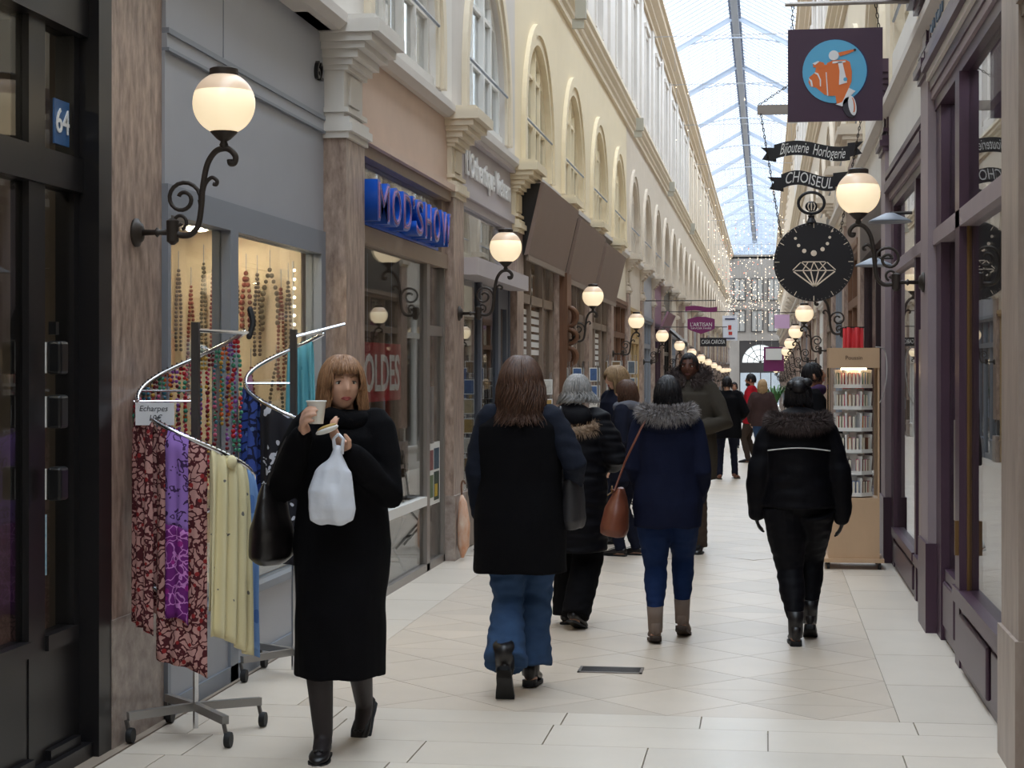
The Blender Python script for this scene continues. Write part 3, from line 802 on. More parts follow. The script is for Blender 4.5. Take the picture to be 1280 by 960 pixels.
pb('door_rail', M_alu, XL - .04, XL + .02, 13.70, 14.31, 1.86, 1.94); pb('bottom_rail', M_alu, XL - .05, XL + .03, ya, yb, 0, .06)
pb('crossbar', M_white_gloss, XL - .03, XL + .03, 11.16, 13.58, .52, .59)
pb('push_plate', M_alu, XL + .02, XL + .04, 13.74, 13.82, 1.0, 1.45)
cu = MB().sheet(lambda u, v: (XL - .12 + .02 * math.sin(u * 75), ya + u * (14.15 - ya), 2.52 + v * .46), 150, 1).build('net_curtain', mat('net_curtain', rgb(206, 190, 160), .9, var=.3, scale=6, stretch=(1, 4, .3)), t, smooth=True)
po_ = pb('menu_poster', mat('poster_white', rgb(226, 226, 222), .5), XL + .002, XL + .008, 13.76, 14.24, .50, 1.00)
for k, (y0, y1, z0, z1, c) in enumerate(((13.80, 13.95, .78, .94, (150, 90, 90)), (13.80, 13.95, .56, .74, (110, 130, 90)), (13.98, 14.20, .78, .95, (70, 100, 120)), (13.98, 14.20, .53, .76, (60, 80, 70)), (14.0, 14.12, .56, .66, (226, 190, 60)))):
    pb('poster_picture', mat('poster_pic_%d' % k, rgb(*c), .5, var=.6, scale=30), XL + .008, XL + .010 + (.002 if k == 4 else 0), y0, y1, z0, z1, po_)
# blue letters
t = thing('shop_sign', "big blue block letters reading MOD'SHOW with pink outlines", 'shop sign', (XL, 12.6, 2.5))
M_blue = mat('letter_blue', rgb(16, 82, 186), .3); M_pink = mat('letter_pink', rgb(190, 128, 160), .4)
M_blue2 = mat('letter_face', rgb(30, 70, 150), .3)
spans = [('M', 11.24, 11.62), ('O', 11.68, 12.0), ('D', 12.06, 12.36), ("'", 12.40, 12.46), ('S', 12.52, 12.80), ('H', 12.86, 13.12), ('O', 13.18, 13.48), ('W', 13.52, 13.93)]
for ch, a, b in spans:
    me = text_mesh(ch, .40, .13, M_blue, bold=.012, width=(b - a))
    hs = [v.co.y for v in me.vertices]; k = (.27 if ch != "'" else .09) / (max(hs) - min(hs)); mid = (max(hs) + min(hs)) / 2
    for v in me.vertices: v.co.y = (v.co.y - mid) * k
    o = put_mesh('letter', me, frame_M((XL + .09, (a + b) / 2, 2.70 if ch != "'" else 2.79), (0, 1, 0), (0, 0, 1)), t)
    me = text_mesh(ch, .40, .004, M_pink, bold=-.004, width=(b - a) * .84)
    hs = [v.co.y for v in me.vertices]; k = (.235 if ch != "'" else .06) / (max(hs) - min(hs)); mid = (max(hs) + min(hs)) / 2
    for v in me.vertices: v.co.y = (v.co.y - mid) * k
    put_mesh('neon_outline', me, frame_M((XL + .158, (a + b) / 2, 2.70 if ch != "'" else 2.79), (0, 1, 0), (0, 0, 1)), o)
    me = text_mesh(ch, .40, .006, M_blue2, bold=-.014, width=(b - a) * .72)
    hs = [v.co.y for v in me.vertices]; k = (.215 if ch != "'" else .04) / (max(hs) - min(hs)); mid = (max(hs) + min(hs)) / 2
    for v in me.vertices: v.co.y = (v.co.y - mid) * k
    put_mesh('letter_face', me, frame_M((XL + .160, (a + b) / 2, 2.70 if ch != "'" else 2.79), (0, 1, 0), (0, 0, 1)), o)
pb('mounting_rail', M_blue, XL + .0, XL + .05, 11.2, 13.95, 2.545, 2.575)
# sale poster in that window
t = thing('sale_poster', 'red sale poster with white letters reading SOLDES behind the glass', 'poster', (XL - .08, 12.35, 1.4))
pb('sheet', mat('poster_red', rgb(176, 36, 44), .5, var=.15, scale=8), XL - .09, XL - .085, 11.62, 13.12, 1.36, 1.78)
me = text_mesh('SOLDES', .34, .004, mat('poster_letter', rgb(238, 232, 228), .5), bold=.006, width=1.36)
hs = [v.co.y for v in me.vertices]; k = .27 / (max(hs) - min(hs))
for v in me.vertices: v.co.y *= k
put_mesh('lettering', me, frame_M((XL - .08, 12.37, 1.55), (0, 1, 0), (0, 0, 1)), t)
MB().bar((XL - .088, 12.0, 1.78), (XL - .088, 12.0, 2.4), .004).bar((XL - .088, 12.8, 1.78), (XL - .088, 12.8, 2.4), .004).build('hanging_cords', M_steel, t)
# pendant lamps inside
for k, (x, y, z) in enumerate(((-3.5, 11.9, 2.1), (-3.6, 12.5, 2.02), (-3.7, 13.2, 2.12))):
    t = thing('pendant_lamp', 'lit pendant lamp hanging inside the blue lettered shop', 'pendant lamp', (x, y, z), 0, 'pendant lamps in the blue lettered shop')
    MB().lathe([(0, .1), (.03, .1), (.05, .06), (.10, .02), (.13, -.03), (.125, -.035), (.09, .01), (0, .03)], seg=16).build('shade', M_white_gloss, t, world=False, smooth=True)
    MB().ball((0, 0, -.02), .05, 10, 6).build('bulb', M_warm, t, world=False); MB().bar((0, 0, .1), (0, 0, 3.05 - z), .008).build('cord', M_black, t, world=False)
# table and folding chairs seen through that glass
def bistro_chair(loc, rz_, label, seatm, group=None):
    t = thing('folding_chair', label, 'chair', loc, rz_, group)
    for k in range(5): MB().box(-.2, .2, -.19 + k * .08, -.125 + k * .08, .44, .46).build('seat_slat', seatm, t, world=False)
    for k in range(2): MB().box(-.2, .2, -.235, -.215, .62 + k * .12, .70 + k * .12).build('back_slat', seatm, t, world=False)
    for s in (-.19, .19):
        MB().tube([(s, .2, .01), (s, -.18, .46), (s, -.235, .86)], .010, 6).build('leg', M_black, t, world=False)
        MB().tube([(s * .92, -.22, .01), (s * .92, .17, .45)], .010, 6).build('leg', M_black, t, world=False)
    MB().tube([(-.19, .13, .10), (.19, .13, .10)], .008, 6).build('stretcher', M_black, t, world=False); MB().tube([(-.17, -.15, .10), (.17, -.15, .10)], .008, 6).build('stretcher', M_black, t, world=False)
    return t
M_slat = mat('chair_slat', rgb(112, 78, 56), .5, var=.3, scale=10, stretch=(.5, 4, 4))
bistro_chair((-3.0, 13.25, 0), PI * .9, 'slatted wooden folding chair inside the blue lettered shop', M_slat)
bistro_chair((-3.6, 12.2, 0), 0.4, 'slatted folding chair behind the crossbar in the peach fascia shop', M_slat)
bistro_chair((-2.32, 15.35, 0), PI * .5, 'black legged folding chair standing outside beside the lilac grey shop', mat('chair_dark', rgb(50, 42, 38), .5))
t = thing('cafe_table', 'small round cafe table inside the blue lettered shop', 'table', (-3.5, 12.75, 0))
MB().lathe([(0, .72), (.32, .72), (.33, .735), (.32, .75), (0, .75)], seg=24).build('tabletop', M_slat, t, world=False)
MB().tube([(0, 0, .02), (0, 0, .72)], .02, 8).build('column', M_black, t, world=False); MB().lathe([(0, 0), (.2, 0), (.2, .015), (.03, .05), (0, .05)], seg=20).build('base', M_black, t, world=False)
# racks of clothes at the back
for k in range(7):
    x, y = -4.2, 11.4 + k * .42
    t = thing('garment', 'garment hanging at the back of the blue lettered shop', 'garment', (x, y, 1.5), 0, 'garments in the blue lettered shop')
    c = [(120, 60, 60), (60, 60, 80), (150, 140, 130), (40, 40, 44), (110, 90, 80), (170, 150, 140), (70, 50, 60)][k]
    MB().loft([((0, 0, -.75), .07, .2), ((0, 0, -.3), .08, .17), ((0, 0, -.05), .06, .19), ((0, 0, .0), .03, .12)], 12).build('cloth', mat('garment_%d' % k, rgb(*c), .9), t, world=False, smooth=True)
    MB().tube([(0, 0, 0), (0, 0, .06), (.02, 0, .09), (0, 0, .11)], .004, 5).build('hanger_hook', M_steel, t, world=False)

# --- lilac grey restaurant front
t = thing('shopfront', "lilac grey shopfront lettered L'Othentique Vietnam with a projecting ledge", 'shopfront', (XL, 16.5, 0))
ya, yb = 14.87, 18.14
pb('fascia', M_lilacgrey, XL - .05, XL + .04, ya, yb, 3.18, 3.66); pb('moulding', M_lilacgrey, XL - .05, XL + .1, ya, yb, 3.62, 3.68); pb('moulding', M_lilacgrey, XL - .05, XL + .08, ya, yb, 3.10, 3.18); pb('moulding', M_lilacgrey, XL - .05, XL + .05, ya, yb, 3.02, 3.10)
for wd_, yc_, ww_ in (("L'Othentique", 16.05, 1.62), ('Vietnam', 17.45, .98)):
    me = text_mesh(wd_, .30, .02, mat('letter_white', rgb(240, 238, 235), .5), width=ww_, bold=.004)
    put_mesh('lettering', me, frame_M((XL + .055, yc_, 3.40), (0, 1, 0), (0, 0, 1)), t)
pb('pane', M_pane, XL - .01, XL, ya, 17.5, 2.55, 3.02); pb('pane', M_pane, XL - .01, XL, 17.6, yb, 2.55, 3.02)
MB().sheet(lambda u, v: (XL - .1 + .02 * math.sin(u * 60), ya + u * 2.6, 2.52 + v * .5), 120, 1).build('net_curtain', mat('net_curtain_grey', rgb(170, 164, 154), .9, var=.3, scale=5, stretch=(1, 4, .3)), t, smooth=True)
pb('post', M_lilacgrey, XL - .05, XL + .03, 17.5, 17.6, 2.5, 3.02)
pb('ledge', M_lilacgrey, XL - .05, XL + .22, ya, yb, 2.40, 2.55)
for y in (14.87, 16.2, 17.3, 18.04): pb('post', M_slate, XL - .05, XL + .03, y, y + .1, 0, 2.40)
for y0, y1 in ((14.97, 16.2), (16.3, 17.3)): pb('pane', M_pane, XL - .01, XL, y0, y1, .5, 2.40); pb('stall_riser', M_taupe, XL - .05, XL + .03, y0, y1, 0, .5)
pb('door_frame', M_slate, XL - .04, XL + .02, 17.4, 17.52, 0, 2.4); pb('door_frame', M_slate, XL - .04, XL + .02, 17.92, 18.04, 0, 2.4); pb('door_frame', M_slate, XL - .04, XL + .02, 17.52, 17.92, 0, .5); pb('door_frame', M_slate, XL - .04, XL + .02, 17.52, 17.92, 2.2, 2.4)
pb('door_pane', M_pane, XL - .01, XL, 17.52, 17.92, .5, 2.2)
# climbing plant behind that glass
t = thing('hanging_plant', 'green trailing plant behind the glass of the lilac grey shop', 'plant', (-3.0, 15.6, .9))
lf = MB()
for k in range(160):
    z = random.uniform(-.3, 1.0); a = random.uniform(0, 6.28); r = random.uniform(.02, .22)
    p = Vector((r * math.cos(a), r * math.sin(a), z)); d = Vector((math.cos(a), math.sin(a), -.6)) * .09; u = Vector((-math.sin(a), math.cos(a), 0)) * .03
    lf.add([p, p + d * .5 + u, p + d, p + d * .5 - u], [(0, 1, 2, 3)])
o = lf.build('foliage', mat('leaf', rgb(70, 110, 70), .5, var=.4, scale=8), t, world=False); o['kind'] = 'stuff'
MB().tube([(0, 0, -.35), (0.02, 0, .3), (0, .02, 1.0)], .01, 6).build('stem', M_wood, t, world=False); MB().lathe([(0, -.55), (.1, -.55), (.14, -.33), (.12, -.33), (0, -.36)], seg=14).build('pot', M_peach, t, world=False)

# --- three brown board shops
labels = ['taupe framed shopfront with striped glass next to the lilac grey shop', 'taupe framed striped shopfront beside the dark carved wood bay', 'taupe framed shopfront beside the brown wooden doors']
for k in range(3):
    a, b = LP[7 + k] + .25, LP[8 + k] - .25
    t = front('L', a, b, labels[k], M_taupe, M_brownboard if k < 2 else M_brownboard, [a + 1.1, a + 2.2], stripes=True, door=2, riser=.45)
    ob = thing('sign_board', ['blank brown sloping sign board above the striped shop next to the lilac grey one', 'blank brown sloping sign board in the middle of three', 'blank brown sloping sign board next to the cream fascia'][k], 'sign board', (XL, (a + b) / 2, zf(a)))
    MB().prism([(.12, 2.86), (.16, 2.84), (.34, 3.62), (.30, 3.64)], lambda p, q, d: (XL + p, d, q + zf(a)), a - .1, b + .1).build('board', M_brownboard, ob)
    MB().prism([(.0, 2.86), (.12, 2.86), (.30, 3.62), (.0, 3.62)], lambda p, q, d: (XL + p, d, q + zf(a)), a - .08, a - .05).build('side_cheek', M_black, ob)
    MB().box(XL + .14, XL + .17, a - .1, b + .1, 2.80 + zf(a), 2.86 + zf(a)).build('lower_edge', M_taupe, ob)
# shelves of goods inside those shops
random.seed(11)
for k in range(3):
    y0 = LP[7 + k] + .4
    t = thing('display_shelf', ['shelf unit of gifts inside the striped shop beside the lilac grey one', 'shelf unit of gifts inside the second striped shop', 'shelf unit of gifts inside the third striped shop'][k], 'shelf', (-3.3, y0, zf(y0)))
    for z in (.5, .95, 1.4, 1.85): MB().box(-.15, .15, 0, 2.9, z - .02, z).build('shelf_board', M_wood, t, world=False)
    for y in (0, 1.45, 2.88): MB().box(-.15, .15, y, y + .03, 0, 1.95).build('upright', M_wood, t, world=False)
    for z in (.5, .95, 1.4):
        y = .08
        while y < 2.7:
            w = random.uniform(.1, .22); h = random.uniform(.12, .32); c = random.choice([(190, 60, 60), (220, 190, 120), (80, 110, 140), (230, 220, 210), (120, 150, 100), (210, 130, 150)])
            b = thing('gift_box', '%s box on the shelves of a striped glass shop' % {190: 'red', 220: 'sand coloured', 80: 'blue grey', 230: 'white', 120: 'green', 210: 'pink'}[c[0]], 'box', (-3.3, y0 + y + w / 2, zf(y0) + z), 0, 'boxes on the shop shelves')
            m = mat('gift_%d' % c[0], rgb(*c), .6)
            MB().box(-.1, .1, -w / 2, w / 2, 0, h * .8).build('body', m, b, world=False); MB().box(-.105, .105, -w / 2 - .004, w / 2 + .004, h * .8, h).build('lid', m, b, world=False)
            y += w + random.uniform(.06, .4)

# --- farther bays on that side
far_l = [
 ('cream fascia shopfront with tall dark brown wooden doors', M_wood, M_cream, 0, None),
 ('ochre framed shopfront with carved cream surround', mat('ochre_frame', rgb(186, 156, 110), .6), M_stone, 0, None),
 ('grey metal shopfront with a plain grey fascia', M_greyd, M_greyf, 1, None),
 ('mauve fascia shopfront beyond the grey metal one', M_purple, mat('mauve', rgb(150, 112, 128), .6), 1, None),
 ('black framed shopfront with a black sloping canopy', M_black, M_black, 1, None),
 ('grey framed shopfront beneath the purple hanging sign', M_greyd, M_stone, 1, None),
 ('brown framed shopfront beyond the purple hanging sign', M_wood, M_brownboard, 1, None),
 ('white framed shopfront beside a brown one', M_white_gloss, M_white, 1, None)]
for k in range(10, 36):
    a, b = LP[k] + .25, LP[k + 1] - .25
    lab, fm, fa, dr, _ = far_l[k - 10] if k - 10 < 8 else ('distant glazed shopfront far along the passage', [M_wood, M_greyd, M_taupe, M_black][k % 4], [M_stone, M_brownboard, M_cream, M_greyf][k % 4], 1, None)
    front('L', a, b, lab, fm, fa, [a + 1.1, a + 2.2], door=dr, group=None if k - 10 < 8 else 'distant shopfronts')
for k in range(3):
    a, b = LP[10] + .35, LP[11] - .3
t = thing('canopy', 'black sloping canopy over the black framed shopfront', 'canopy', (XL, LP[14] + 1.9, zf(LP[14])))
MB().prism([(0, 3.2), (.5, 2.75), (.5, 2.7), (0, 3.1)], lambda p, q, d: (XL + .05 + p, d, q + zf(LP[14])), LP[14] + .3, LP[15] - .3).build('cloth', M_black, t)
MB().box(XL + .53, XL + .55, LP[14] + .3, LP[15] - .3, 2.62 + zf(LP[14]), 2.72 + zf(LP[14])).build('valance', M_black, t)

# ------------------------------------------------------------ right side: plum shop front nearest the camera
t = thing('shopfront', 'plum painted shopfront with a white lettered fascia and panelled stall riser', 'shopfront', (XR, 9.2, 0))
ya, yb = 7.53, 10.88
pb('fascia', M_white, XR - .06, XR + .05, ya, yb, 3.52, 4.10)
for z0, z1, e, m in ((3.47, 3.52, .10, M_purple), (3.43, 3.47, .08, M_white), (3.38, 3.43, .12, M_purple), (3.33, 3.38, .09, M_white), (3.27, 3.33, .07, M_purple), (3.22, 3.27, .06, M_lilac), (3.15, 3.22, .04, M_purple)):
    pb('moulding', m, XR - e, XR + .05, ya, yb, z0, z1)
pb('transom', M_lilac, XR - .05, XR + .05, ya, yb, 2.34, 2.43)
for y0, y1, e in ((7.53, 7.62, .03), (9.42, 9.62, .05), (9.62, 9.82, .03), (10.60, 10.88, .03)): pb('post', M_purple, XR - e, XR + .05, y0, y1, 0 if y0 > 9.5 else .4, 3.15)
pb('pane', M_pane, XR + .0, XR + .01, 7.62, 9.42, .44, 2.34); pb('pane', M_pane, XR + .0, XR + .01, 7.62, 9.42, 2.43, 3.15)
pb('pane', M_pane, XR + .02, XR + .03, 9.82, 10.60, .42, 2.34); pb('pane', M_pane, XR + .02, XR + .03, 9.82, 10.60, 2.43, 3.15)
pb('stall_riser', M_purple, XR - .02, XR + .05, 7.62, 9.62, 0, .36); pb('sill', M_purple, XR - .06, XR + .05, 7.62, 9.7, .36, .44)
bevel(pb('riser_panel', M_purple, XR - .045, XR - .02, 8.35, 9.50, .06, .31), .012); bevel(pb('riser_panel', M_purple, XR - .035, XR - .02, 7.68, 8.24, .06, .31), .012)
pb('door_bottom', M_purple, XR - .01, XR + .05, 9.82, 10.60, .02, .42); bevel(pb('door_panel', M_purple, XR - .03, XR - .01, 9.92, 10.50, .1, .36), .01)
pb('push_plate', M_alu, XR - .045, XR - .03, 9.66, 9.74, .78, 1.32)
pb('gold_edge', mat('gold_edge', rgb(128, 98, 60), .4, metal=.6), XR - .012, XR + .0, 9.405, 9.42, .44, 2.34)
pb('latch', mat('gold_edge', (0, 0, 0, 1)), XR - .07, XR - .05, 9.44, 9.47, .62, .8)
me = text_mesh('UNDI', .32, .01, mat('letter_paleblue', rgb(126, 150, 178), .5), width=.72)
put_mesh('lettering', me, frame_M((XR - .068, 10.48, 3.70), (0, -1, 0), (0, 0, 1)), t)
# second plum bay
t = thing('shopfront', 'narrow plum shopfront with white fascia beside the book stand', 'shopfront', (XR, 13.0, 0))
ya, yb = 11.38, 14.73
pb('fascia', M_white, XR - .05, XR + .05, ya, yb, 3.2, 4.1)
for z0, z1, e, m in ((3.15, 3.2, .08, M_purple), (3.10, 3.15, .06, M_lilac), (3.03, 3.10, .09, M_purple), (2.97, 3.03, .05, M_lilac), (2.90, 2.97, .03, M_purple)): pb('moulding', m, XR - e, XR + .05, ya, yb, z0, z1)
for y0, y1 in ((11.38, 11.5), (12.35, 12.47), (14.45, 14.73)): pb('post', M_purple, XR - .03, XR + .05, y0, y1, 0, 2.9)
pb('shutter_box', M_alu, XR - .06, XR - .02, 11.52, 11.75, .45, 1.85)
pb('pane', M_pane, XR, XR + .01, 11.5, 12.35, .3, 2.9); pb('pane', M_pane, XR, XR + .01, 12.47, 14.45, .3, 2.36); pb('pane', M_pane, XR, XR + .01, 12.47, 14.45, 2.44, 2.9)
pb('transom', M_lilac, XR - .04, XR + .05, ya, yb, 2.36, 2.44)
for y0, y1 in ((11.5, 12.35), (12.47, 14.45)):
    pb('stall_riser', M_purple, XR - .02, XR + .05, y0, y1, 0, .26); pb('sill', M_purple, XR - .05, XR + .05, y0, y1, .26, .32)
bevel(pb('riser_panel', M_purple, XR - .04, XR - .02, 12.55, 14.35, .05, .22), .01)
# dark open shop with red banners
t = thing('shopfront', 'dark open doorway shopfront with a purple brown header past the book stand', 'shopfront', (XR, 17.0, 0))
ya, yb = 15.23, 18.58
M_darkplum = mat('dark_plum', rgb(48, 30, 34), .5)
pb('fascia', M_white, XR - .05, XR + .05, ya, yb, 3.1, 4.1); pb('header', M_darkplum, XR - .08, XR + .05, ya, yb, 2.7, 3.1)
for y in (15.23, 16.6, 18.5): pb('post', M_darkplum, XR - .04, XR + .05, y, y + .08, -.05, 2.7)
pb('pane', M_pane, XR, XR + .01, 16.68, 18.5, .4, 2.7); pb('stall_riser', M_darkplum, XR - .03, XR + .05, 16.68, 18.5, -.05, .4)
for k, (y, dx) in enumerate(((17.6, .10), (18.0, .12), (18.35, .1))):
    t = thing('red_banner', 'red cloth banner hanging beside the dark doorway above the book stand', 'banner', (XR - dx, y, zf(y)), 0, 'red banners')
    MB().sheet(lambda u, v: (XR - dx - .16 * u + 0, y + .02 * math.sin(u * 12), 1.25 + v * .75), 14, 2).build('cloth', mat('banner_red', rgb(190, 30, 34), .7), t, smooth=True)
    solid(t.children[0], .004); MB().bar((XR - dx + .02, y, 2.0), (XR - dx - .18, y, 2.0), .012).build('rod', M_black, t)
far_r = ['white panelled shopfront beyond the dark doorway', 'cream shopfront past the white panelled one', 'brown framed shopfront past the cream one', 'grey framed shopfront with plants before it', 'distant glazed shopfront far along the passage']
for k in range(7, 35):
    a, b = RP[k] + .25, RP[k + 1] - .25
    j = min(4, k - 7)
    front('R', a, b, far_r[j], [M_white_gloss, M_stone, M_wood, M_greyd, M_taupe][k % 5], [M_white, M_cream, M_brownboard, M_stone, M_black][k % 5], [a + 1.1, a + 2.2], door=1, fz=(3.08, 4.06), group='distant shopfronts' if j == 4 else None)
# near bays behind the camera, on both sides
for k in range(1, 3):
    front('L', LP[k] + .25, LP[k + 1] - .25, 'taupe framed shopfront behind the black one', M_taupe, M_stone, [LP[k] + 1.4], group='shopfronts behind the black one')
for k in range(1, 4):
    front('R', RP[k] + .25, RP[k + 1] - .25, 'cream framed shopfront before the plum one', M_taupe, M_cream, [RP[k] + 1.4], group='shopfronts before the plum one', fz=(3.08, 4.06))
# ------------------------------------------------------------ wall lamps (local frame: x away from the wall)
M_iron = mat('wrought_iron', rgb(58, 50, 44), .5, metal=.3)
M_opal = mat('opal_globe', rgb(250, 236, 206), .25, emit=(1.0, .80, .52, 1), estr=.62)
M_opal_top = mat('frosted_globe_top', rgb(236, 206, 176), .3, emit=(1.0, .74, .50, 1), estr=.16)
M_bulbglow = emat('lamp_core', (1.0, .86, .62, 1), 5.0)
def spiral(cx, cz, r0, a0, turns, r1, n=26):
    return [(cx + (r0 + (r1 - r0) * k / n) * math.cos(a0 + turns * 2 * PI * k / n), 0, cz + (r0 + (r1 - r0) * k / n) * math.sin(a0 + turns * 2 * PI * k / n)) for k in range(n + 1)]
def smooth_path(p, n=6):
    p = [Vector(q) for q in p]; out = []
    for i in range(len(p) - 1):
        a, b, c, d = p[max(i - 1, 0)], p[i], p[i + 1], p[min(i + 2, len(p) - 1)]
        for k in range(n):
            t = k / n
            out.append(.5 * ((2 * b) + (c - a) * t + (2 * a - 5 * b + 4 * c - d) * t * t + (3 * b - a - 3 * c + d) * t ** 3))
    return out + [p[-1]]
def make_lamp(label, loc, rz_, group):
    t = thing('wall_lamp', label, 'wall lamp', loc, rz_, group)
    MB().lathe([(0, 0), (.062, 0), (.062, .012), (.045, .02), (.04, .03), (.02, .035), (0, .035)], seg=20, axis='X').build('wall_plate', M_iron, t, True, False)
    MB().tube([(0.03, 0, 0), (.09, 0, 0), (.10, 0, 0), (.11, 0, 0), (.16, 0, 0)], [.014, .012, .022, .012, .014], 10).build('stem', M_iron, t, True, False)
    MB().tube([(.17, 0, -.055), (.17, 0, -.04), (.17, 0, .05), (.17, 0, .06)], [.008, .026, .028, .012], 10).build('knuckle', M_iron, t, 'auto', False)
    MB().tube(smooth_path([(.17, 0, .01), (.20, 0, -.012), (.25, 0, -.01), (.285, 0, .03), (.30, 0, .12), (.305, 0, .19), (.325, 0, .29), (.36, 0, .345), (.40, 0, .36), (.43, 0, .352), (.452, 0, .325), (.448, 0, .298), (.43, 0, .295), (.426, 0, .312)]), .0135, 8).build('arm', M_iron, t, True, False)
    sc = MB(); sc.tube(spiral(.215, .145, .082, -.2, 1.45, .02), .0095, 7)
    sc.tube(smooth_path([(.292, 0, .07), (.296, 0, .11), (.292, 0, .14)]), .0105, 7)
    sc.build('scroll', M_iron, t, True, False)
    MB().tube(spiral(.20, .045, .036, -1.2, 1.1, .012), .008, 7).build('scroll', M_iron, t, True, False)
    MB().tube(smooth_path([(.304, 0, .16), (.318, 0, .21), (.345, 0, .235), (.368, 0, .222), (.366, 0, .205), (.352, 0, .207)]), .009, 7).build('leaf_scroll', M_iron, t, True, False)
    MB().lathe([(.012, .36), (.02, .375), (.014, .39), (.03, .40), (.055, .425), (.06, .432), (0, .432)], (.40, 0, 0), 16).build('cup', M_iron, t, True, False)
    R, zc = .135, .555
    lo = [(R * math.cos(a), zc + R * math.sin(a)) for a in [-1.12 + (1.12 + .38) * k / 14 for k in range(15)]]
    hi = [(R * math.cos(a), zc + R * math.sin(a)) for a in [.38 + (1.12 - .38) * k / 8 for k in range(9)]]
    gl = MB().lathe([(0.001, lo[0][1])] + lo, (.40, 0, 0), 28); gl.f = gl.f[:-1]
    gl.build('globe', M_opal, t, True, False)
    gt = MB().lathe(hi + [(0.001, hi[-1][1])], (.40, 0, 0), 28); gt.f = [f for f in gt.f if len(f) == 4]
    gt.build('globe_top', M_opal_top, t, True, False)
    MB().lathe([(.05, .0), (.062, .0), (.062, .028), (.05, .034), (0, .034)], (.40, 0, .675), 18).build('cap', M_iron, t, 'auto', False)
    return t
XPF = XLW + .06
lamp0 = make_lamp('globe wall lamp on the brown marble pillar beside the grey shopfront', (-2.72, 7.36, 2.19), 0, 'globe wall lamps')
nl = 0
for i, y in enumerate(LP):
    if y < 8 or (i % 2) or y > 110: continue
    nl += 1
    lab = {1: 'globe wall lamp beside the lilac grey shop ledge', 2: 'globe wall lamp before the carved brown wood between brown sign boards', 3: 'globe wall lamp between the cream fascia and the ochre shop'}.get(nl, 'distant globe wall lamp in the row opposite the hanging watch sign')
    c = dup(lamp0, (XPF, y, 2.06 + zf(y)), 0, lab)
nr = 0
for i, y in enumerate(RP):
    if y < 10 or not (i % 2) or y > 110: continue
    nr += 1
    lab = {1: 'globe wall lamp on the plum shop pilaster under the scooter sign', 2: 'globe wall lamp behind the round hanging watch sign', 3: 'globe wall lamp just past the red banners'}.get(nr, 'distant globe wall lamp in the row beyond the red banners')
    dup(lamp0, (XRW - .06, y, (2.13 if nr == 1 else 2.03) + zf(y)), PI, lab)
# extra far lamps so that the row reads as dense as it is
dup(lamp0, (XPF, 60.0, 2.0 + zf(60)), 0, 'distant globe wall lamp in the row opposite the hanging watch sign')

# ------------------------------------------------------------ hanging signs
def chain(b, p0, p1, r=.006, link=.03):
    p0, p1 = Vector(p0), Vector(p1); L = (p1 - p0).length; n = max(2, int(L / link)); d = (p1 - p0) / n
    dd, u, v = basis(d)
    for k in range(n):
        c = p0 + d * (k + .5); w = u if k % 2 else v
        pts = [c + dd * link * .62 * math.cos(a) + w * link * .25 * math.sin(a) for a in [2 * PI * j / 8 for j in range(8)]]
        b.tube(pts, r * .55, 4, closed=True)
    return b
YS = 11.2
t = thing('hanging_sign', 'square plum hanging sign with an orange motor scooter on a blue disc', 'hanging sign', (.43, YS, 3.42))
M_signplum = mat('sign_plum', rgb(66, 42, 62), .5); M_navy = mat('sign_navy', rgb(30, 38, 84), .5)
M_sky = mat('sign_blue', rgb(92, 172, 210), .5); M_or = mat('sign_orange', rgb(226, 116, 54), .5); M_sw = mat('sign_white', rgb(232, 230, 230), .5); M_dk = mat('sign_dark', rgb(52, 46, 54), .5)
X0s, Z1s, SC = .138, 3.725, .585 / 870.0     # zoom pixel (40..910) to metres
def sgn(px, py): return (X0s + (px - 40) * SC, Z1s - (py - 62) * SC)
def flat(name, m, pts, k, par):
    return MB().prism([sgn(*p) for p in pts], lambda a, b, d: (a, d, b), YS - .012 - .0015 * k, YS - .010).build(name, m, par)
board = MB().box(X0s, X0s + .585, YS - .010, YS + .010, Z1s - .58, Z1s).build('board', M_signplum, t)
circ = lambda cx, cy, r: [(cx + r * math.cos(2 * PI * k / 40), cy + r * math.sin(2 * PI * k / 40)) for k in range(40)]
flat('disc_shadow', M_navy, circ(478, 462, 300), 1, t); flat('disc', M_sky, circ(470, 462, 295), 2, t)
sct = flat('scooter_shield', M_or, [(400, 385), (450, 362), (570, 355), (610, 380), (628, 470), (625, 560), (605, 610), (585, 730), (490, 770), (478, 690), (405, 690), (395, 560), (385, 470)], 4, t)
flat('scooter_body', M_or, [(230, 560), (240, 510), (290, 470), (300, 420), (345, 400), (400, 400), (410, 680), (380, 680), (300, 610), (250, 600)], 3, t)
flat('saddle', M_or, [(275, 420), (270, 385), (320, 365), (370, 380), (385, 420), (340, 430)], 4, t); flat('saddle_trim', M_sw, [(268, 385), (320, 362), (330, 370), (290, 400)], 5, t)
flat('handlebar', M_or, [(500, 290), (650, 260), (668, 270), (600, 300), (520, 325)], 4, t); flat('headlamp', M_sw, circ(462, 315, 46), 6, t); flat('grip', M_dk, circ(655, 268, 12), 6, t)
flat('front_panel', M_sw, [(500, 375), (540, 375), (585, 570), (510, 590), (515, 460)], 6, t); flat('badge', M_sky, circ(568, 540, 18), 7, t)
flat('panel_trim', M_sw, [(450, 372), (570, 366), (570, 382), (450, 390)], 6, t)
flat('side_trim', M_sw, [(290, 468), (320, 480), (345, 540), (345, 600), (335, 600), (333, 540), (310, 492), (285, 478)], 6, t); flat('rear_lamp', M_sw, [(232, 520), (262, 545), (272, 600), (255, 600), (248, 560)], 6, t); flat('shield_edge', M_sw, [(388, 470), (396, 470), (412, 690), (402, 690)], 6, t)
